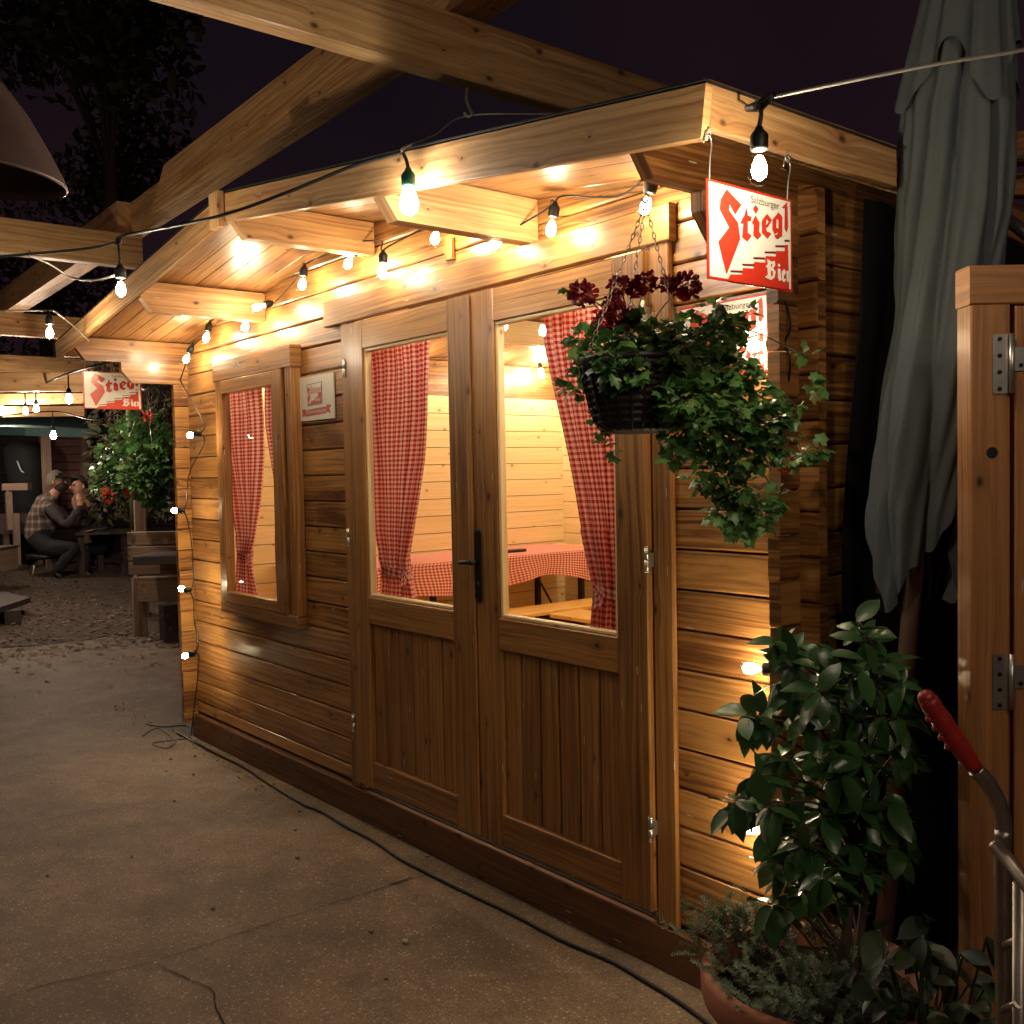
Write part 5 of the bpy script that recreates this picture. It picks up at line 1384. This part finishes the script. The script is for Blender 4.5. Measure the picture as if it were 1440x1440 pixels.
for i, px in enumerate((148, 155, 161, 168, 176)):
    c = pp(px, 744, .25 + .1 * (i % 2)); c.z = tz + .023; bm = BM(); h = .16 + .03 * (i % 3); lathe(bm, [(.0001, 0), (.028, 0), (.033, .05), (.036, h), (.034, h), (.030, .05), (.0001, .01)], c, 14)
    tag(fin('drinking_glass', bm, 'tumbler'), 'tall drinking glass standing on the far garden table', 'glass', 'glasses on the far garden table')
# bulky wooden bench with slatted back in front of the big hanging plant
wb = thing('wooden_bench', 'chunky plank bench with slatted back half hidden by the cabin corner', 'bench', flat(at_d(215, 860, 8.7)))
DBn = 8.6
def fq(a, b, d, y0_, y1_, name, mat, th=.04):
    A = at_d(a, (y0_ + y1_) / 2, d); B = at_d(b, (y0_ + y1_) / 2, d); z1_ = at_d(a, y0_, d).z; z0_ = at_d(a, y1_, d).z; A.z = B.z = (z0_ + z1_) / 2
    bm = BM(); plank(bm, A, B, th, z1_ - z0_, (0, 0, 1), .006); return fin(name, bm, mat, wb)
fq(180, 262, DBn, 748, 767, 'back_board', 'oldwood'); fq(181, 262, DBn, 768.5, 789, 'back_board', 'oldwood'); fq(182, 262, DBn, 790.5, 808, 'back_board', 'oldwood')
fq(203, 275, DBn - .35, 779, 791, 'seat', 'darkwood', .5); fq(196, 262, DBn - .1, 811, 846, 'side_board', 'oldwood', .1)
for px, ya in ((191, 812), (236, 846), (201, 812)):
    c = at_d(px, 840, DBn - (.2 if px == 236 else .02)); z1_ = at_d(px, ya, DBn).z; bm = BM(); plank(bm, (c.x, c.y, gz(c.x) - .01), (c.x, c.y, z1_), .12 if px == 236 else .05, .12 if px == 236 else .05, (1, 0, 0), .004); fin('leg', bm, 'darkwood' if px == 236 else 'oldwood', wb)
# post with its own big hanging geranium
dp = thing('lamp_post', 'square timber post rising behind the big green hanging plant', 'post', flat(at_d(194, 760, 9.4)))
bm = BM(); c = at_d(194, 700, 9.4); plank(bm, (c.x, c.y, gz(c.x) - .02), (c.x, c.y, at_d(194, 703, 9.4).z), .11, .11, (1, 0, 0), .005); fin('post', bm, 'oldwood', dp)
bm = BM(); c = at_d(184, 640, 9.35); tube(bm, [(c.x, c.y, at_d(184, 745, 9.35).z), (c.x, c.y, at_d(184, 520, 9.35).z)], .028, 10); fin('pole', bm, 'stem', dp)
hb = thing('hanging_basket', 'great leafy hanging plant with scarlet flowers beyond the log corner', 'hanging basket', at_d(205, 640, 8.3))
vs, fs_ = [], []
def fclump(px, py, r, n, d=8.3, L=(.035, .07)):
    c = at_d(px, py, d); rr0 = r / F * d
    for i in range(n):
        v = rv() * rr0 * (R() ** .4); p = c + v
        add_leaf(vs, fs_, p, v + V((0, 0, -.02)) + rv() * .03, V((0, 0, 1)) + rv() * .7 - FW * .3, U(*L), 'ivy', .3)
for a in [(205, 640, 30, 260), (215, 610, 26, 150), (185, 655, 28, 190), (165, 672, 22, 130), (225, 660, 22, 130), (215, 690, 20, 110), (225, 705, 12, 45), (150, 680, 16, 70), (235, 620, 14, 60), (150, 640, 14, 36), (165, 620, 16, 40), (200, 585, 16, 50), (140, 655, 10, 18), (175, 595, 12, 26), (205, 650, 26, 130, 8.0), (190, 665, 22, 90, 8.0), (225, 655, 20, 80, 8.0), (205, 675, 20, 80, 8.0)]: fclump(*a)
mesh_from('foliage', vs, fs_, 'ivyleaf', hb)
bm = BM(); c = at_d(205, 655, 8.3); lathe(bm, [(.0001, -.16), (.10, -.15), (.19, 0), (.20, .06), (.0001, .05)], c, 20); fin('basket', bm, 'wicker', hb)
bm = BM()
for a in (0, 2.1, 4.2): tube(bm, [c + V((.19 * math.cos(a), .19 * math.sin(a), .05)), at_d(205, 548, 8.3)], .004, 5)
tube(bm, [at_d(205, 548, 8.3), at_d(184, 540, 9.3)], .012, 6); fin('chain', bm, 'oldsteel', hb)
for px, py, r in [(153, 699, 10), (148, 690, 6), (182, 691, 8), (208, 586, 8), (176, 688, 5)]: flowerhead(px, py, r, 'scarlet', hb, 8.1, 40)
# tangled climbing plant behind it
cl = thing('climbing_plant', 'tangled grey climber on the fence behind the leafy hanging plant', 'climber', flat(at_d(190, 700, 11)))
vs, fs_ = [], []; br = BM()
for i in range(60):
    a = at_d(U(150, 255), U(525, 640), U(10.4, 11.3)); b = a + V((random.gauss(0, .2), random.gauss(0, .15), U(-.3, .3)))
    tube(br, smoothpath([at_d(205, 735, 11.2), at_d(200 + i % 7, 690, 11.2), a, (a + b) / 2 + rv() * .1, b], 4), .005, 4)
for i in range(1700):
    p = at_d(U(125, 275), U(505, 730), U(10.3, 11.4)); add_leaf(vs, fs_, p, rv() + V((0, 0, -.4)), rv() - FW * .4, U(.05, .11), 'p', .3)
fin('branches', br, 'oldwood', cl); mesh_from('foliage', vs, fs_, 'treeleaf', cl)
# far shed with slats, posts
fd = thing('garden_shed', 'dark red slatted shed wall between two timber posts', 'shed', flat(at_d(92, 700, 14)))
for i in range(12):
    a, b = at_d(63, 590 + i * 11, 14), at_d(122, 590 + i * 11, 14.2); b.z = a.z; bm = BM(); plank(bm, a, b, .03, .098, (0, 0, 1), .006); fin('board', bm, 'shed', fd)
for px, w_ in ((62, .10), (121, .13)):
    c = at_d(px, 650, 13.8); bm = BM(); plank(bm, (c.x, c.y, GZ - .1), (c.x, c.y, at_d(px, 575, 13.8).z), w_, w_, (1, 0, 0), .005); fin('post', bm, 'oldwood', fd)
fe = thing('fence', 'long dark board fence closing off the far side of the garden', 'fence', flat(at_d(100, 700, 15.5)))
for i in range(13):
    a, b = at_d(-420, 585 + i * 16, 16), at_d(420, 585 + i * 16, 16); b.z = a.z; bm = BM(); plank(bm, a, b, .03, .17, (0, 0, 1), .006); fin('board', bm, 'darkwood', fe)
# teal canopy
tc_ = thing('garden_parasol', 'open teal canvas parasol above the seated people', 'parasol', flat(at_d(90, 700, 11.5)))
bm = BM(); ap = at_d(60, 556, 13.6)
ring_ = [at_d(-60, 598, 11.0), at_d(35, 601, 10.9), at_d(140, 604, 11.2), at_d(205, 592, 12.4), at_d(160, 586, 13.4), at_d(60, 586, 13.6), at_d(-30, 588, 13.0)]
for i in range(len(ring_)):
    a, b = ring_[i], ring_[(i + 1) % len(ring_)]; m1 = (a + ap) / 2 - V((0, 0, .03)); m2 = (b + ap) / 2 - V((0, 0, .03))
    face(bm, [ap, m1, m2]); face(bm, [m1, a, b, m2]); face(bm, [a, a - V((0, 0, .09)), b - V((0, 0, .09)), b])
fin('canopy', bm, 'teal', tc_)
bm = BM(); tube(bm, [(ap.x, ap.y, GZ), ap + V((0, 0, .06))], .03, 10); fin('pole', bm, 'oldwood', tc_)
# wooden chairs/frames at the very edge
wf = thing('wooden_armchair', 'rough plank armchair behind the person in the body warmer', 'armchair', flat(at_d(25, 790, 12.4)))
def q4(par, a, b, d, y0_, y1_, name, mat, th=.05, slope=0):
    A = at_d(a, (y0_ + y1_) / 2, d); B = at_d(b, (y0_ + y1_) / 2, d + slope); z1_ = at_d(a, y0_, d).z; z0_ = at_d(a, y1_, d).z; A.z = B.z = (z0_ + z1_) / 2
    bm = BM(); plank(bm, A, B, th, z1_ - z0_, (0, 0, 1), .005); return fin(name, bm, mat, par)
q4(wf, 6, 42, 12.4, 680, 690, 'armrest', 'oldwood', .12)
for px, ya, yb in ((12, 690, 745), (22, 722, 795)):
    c = at_d(px, ya, 12.4); bm = BM(); plank(bm, (c.x, c.y, at_d(px, yb, 12.4).z), (c.x, c.y, c.z), .07, .085, (1, 0, 0), .005); fin('post', bm, 'oldwood', wf)
q4(wf, 8, 60, 12.8, 722, 750, 'seat', 'darkwood', .45); 
c = at_d(56, 790, 12.9); bm = BM(); plank(bm, (c.x, c.y, GZ), (c.x, c.y, at_d(56, 740, 12.9).z), .07, .07, (1, 0, 0), .005); fin('leg', bm, 'oldwood', wf)
c = at_d(10, 790, 12.9); bm = BM(); plank(bm, (c.x, c.y, GZ), (c.x, c.y, at_d(10, 740, 12.9).z), .07, .07, (1, 0, 0), .005); fin('leg', bm, 'oldwood', wf)
bb = thing('covered_barbecue', 'barbecue under a dark green cover behind the seated person', 'barbecue', flat(at_d(38, 700, 13.2)))
bm = BM(); c = at_d(38, 675, 13.2)
rings = lathe(bm, [(.0001, .52), (.16, .50), (.24, .40), (.25, .1), (.22, -.1), (.24, -.5), (.26, -1.15)], c, 20)
for v in bm.verts: v.co += V((noise.noise(v.co * 5), noise.noise(v.co * 5 + V((3, 3, 3))), 0)) * .06
fin('cover', bm, 'teal' if False else 'cover_shade_black', bb)
bm = BM(); tube(bm, smoothpath([at_d(24, 648, 12.9), at_d(30, 662, 12.85), at_d(34, 664, 12.85)], 4), .009, 8); fin('handle', bm, 'paper', bb)
gb = thing('storage_crate', 'low grey crate on the ground at the garden edge', 'crate', flat(at_d(4, 800, 11)))
q4(gb, -30, 13, 11, 772, 802, 'crate_body', 'oldwood', .4); q4(gb, -30, 14, 11, 769, 772, 'lid', 'oldsteel', .42)
dt = thing('low_platform', 'dark low table with a wet shiny top at the edge of the bark', 'table', flat(at_d(0, 860, 6.6)))
a, b, c_, d_ = at_d(-60, 866, 6.0), at_d(43, 839, 6.9), at_d(-20, 838, 7.2), at_d(-120, 862, 6.3)
zt_ = gz(-5.4) + .13
bm = BM(); top_ = [V((p.x, p.y, zt_)) for p in (at_z(-80, 880, zt_), at_z(43, 840, zt_), at_z(5, 832, zt_), at_z(-90, 842, zt_))]
low_ = [p - V((0, 0, .05)) for p in top_]
face(bm, top_); face(bm, low_[::-1])
for i in range(4): face(bm, [top_[i], low_[i], low_[(i + 1) % 4], top_[(i + 1) % 4]])
fin('table_top', bm, 'darkwood', dt)
bm = BM(); p = at_z(10, 848, zt_); plank(bm, (p.x, p.y, gz(p.x)), (p.x, p.y, zt_ - .05), .14, .4, (1, 0, 0), .004); fin('leg', bm, 'darkwood', dt)
# night trees beyond the beams
def tree(px, py, d, rad, n, label):
    c = at_d(px, py, d); t = thing('garden_tree', label, 'tree', flat(c)); vs.clear(); fs_.clear()
    g = flat(c); br = BM(); tube(br, smoothpath([g, (g + c) / 2 + V((.1, 0, 0)), c], 6), .12, 8)
    cen = [c + rv() * rad * .75 for _ in range(16)]
    for q_ in cen: tube(br, smoothpath([c - V((0, 0, rad * .6)), (c + q_) / 2, q_], 4), .03, 6)
    fin('trunk', br, 'bark', t)
    for i in range(n):
        q_ = random.choice(cen); v = rv() * rad * .42 * R() ** .5; p = q_ + v; add_leaf(vs, fs_, p, rv(), rv() - FW * .3, U(.12, .26) * (rad / 2 if rad > 1.5 else .6), 'p', .2)
    mesh_from('crown', vs, fs_, 'treeleaf', t)
tree(150, 130, 18, 2.6, 3400, 'broad leafy tree rising into the night above the crossing beams')
tree(60, 400, 19, 1.6, 1600, 'smaller tree showing in the dark gap between two beams')
tree(150, 540, 17, .8, 900, 'bushy tree behind the hanging sign and the far festoon')

# ------------------------------------------------------------------ render settings
sc.render.engine = 'CYCLES'
cy = sc.cycles
cy.use_denoising = True
try: cy.denoiser = 'OPENIMAGEDENOISE'
except Exception: pass
cy.use_light_tree = True
cy.max_bounces = 8; cy.diffuse_bounces = 4; cy.glossy_bounces = 4; cy.transmission_bounces = 4; cy.transparent_max_bounces = 12
cy.sample_clamp_indirect = 4.0; cy.sample_clamp_direct = 0; cy.caustics_reflective = False; cy.caustics_refractive = False
sc.view_settings.view_transform = 'Standard'; sc.view_settings.look = 'None'; sc.view_settings.exposure = 0.6; sc.view_settings.gamma = 1
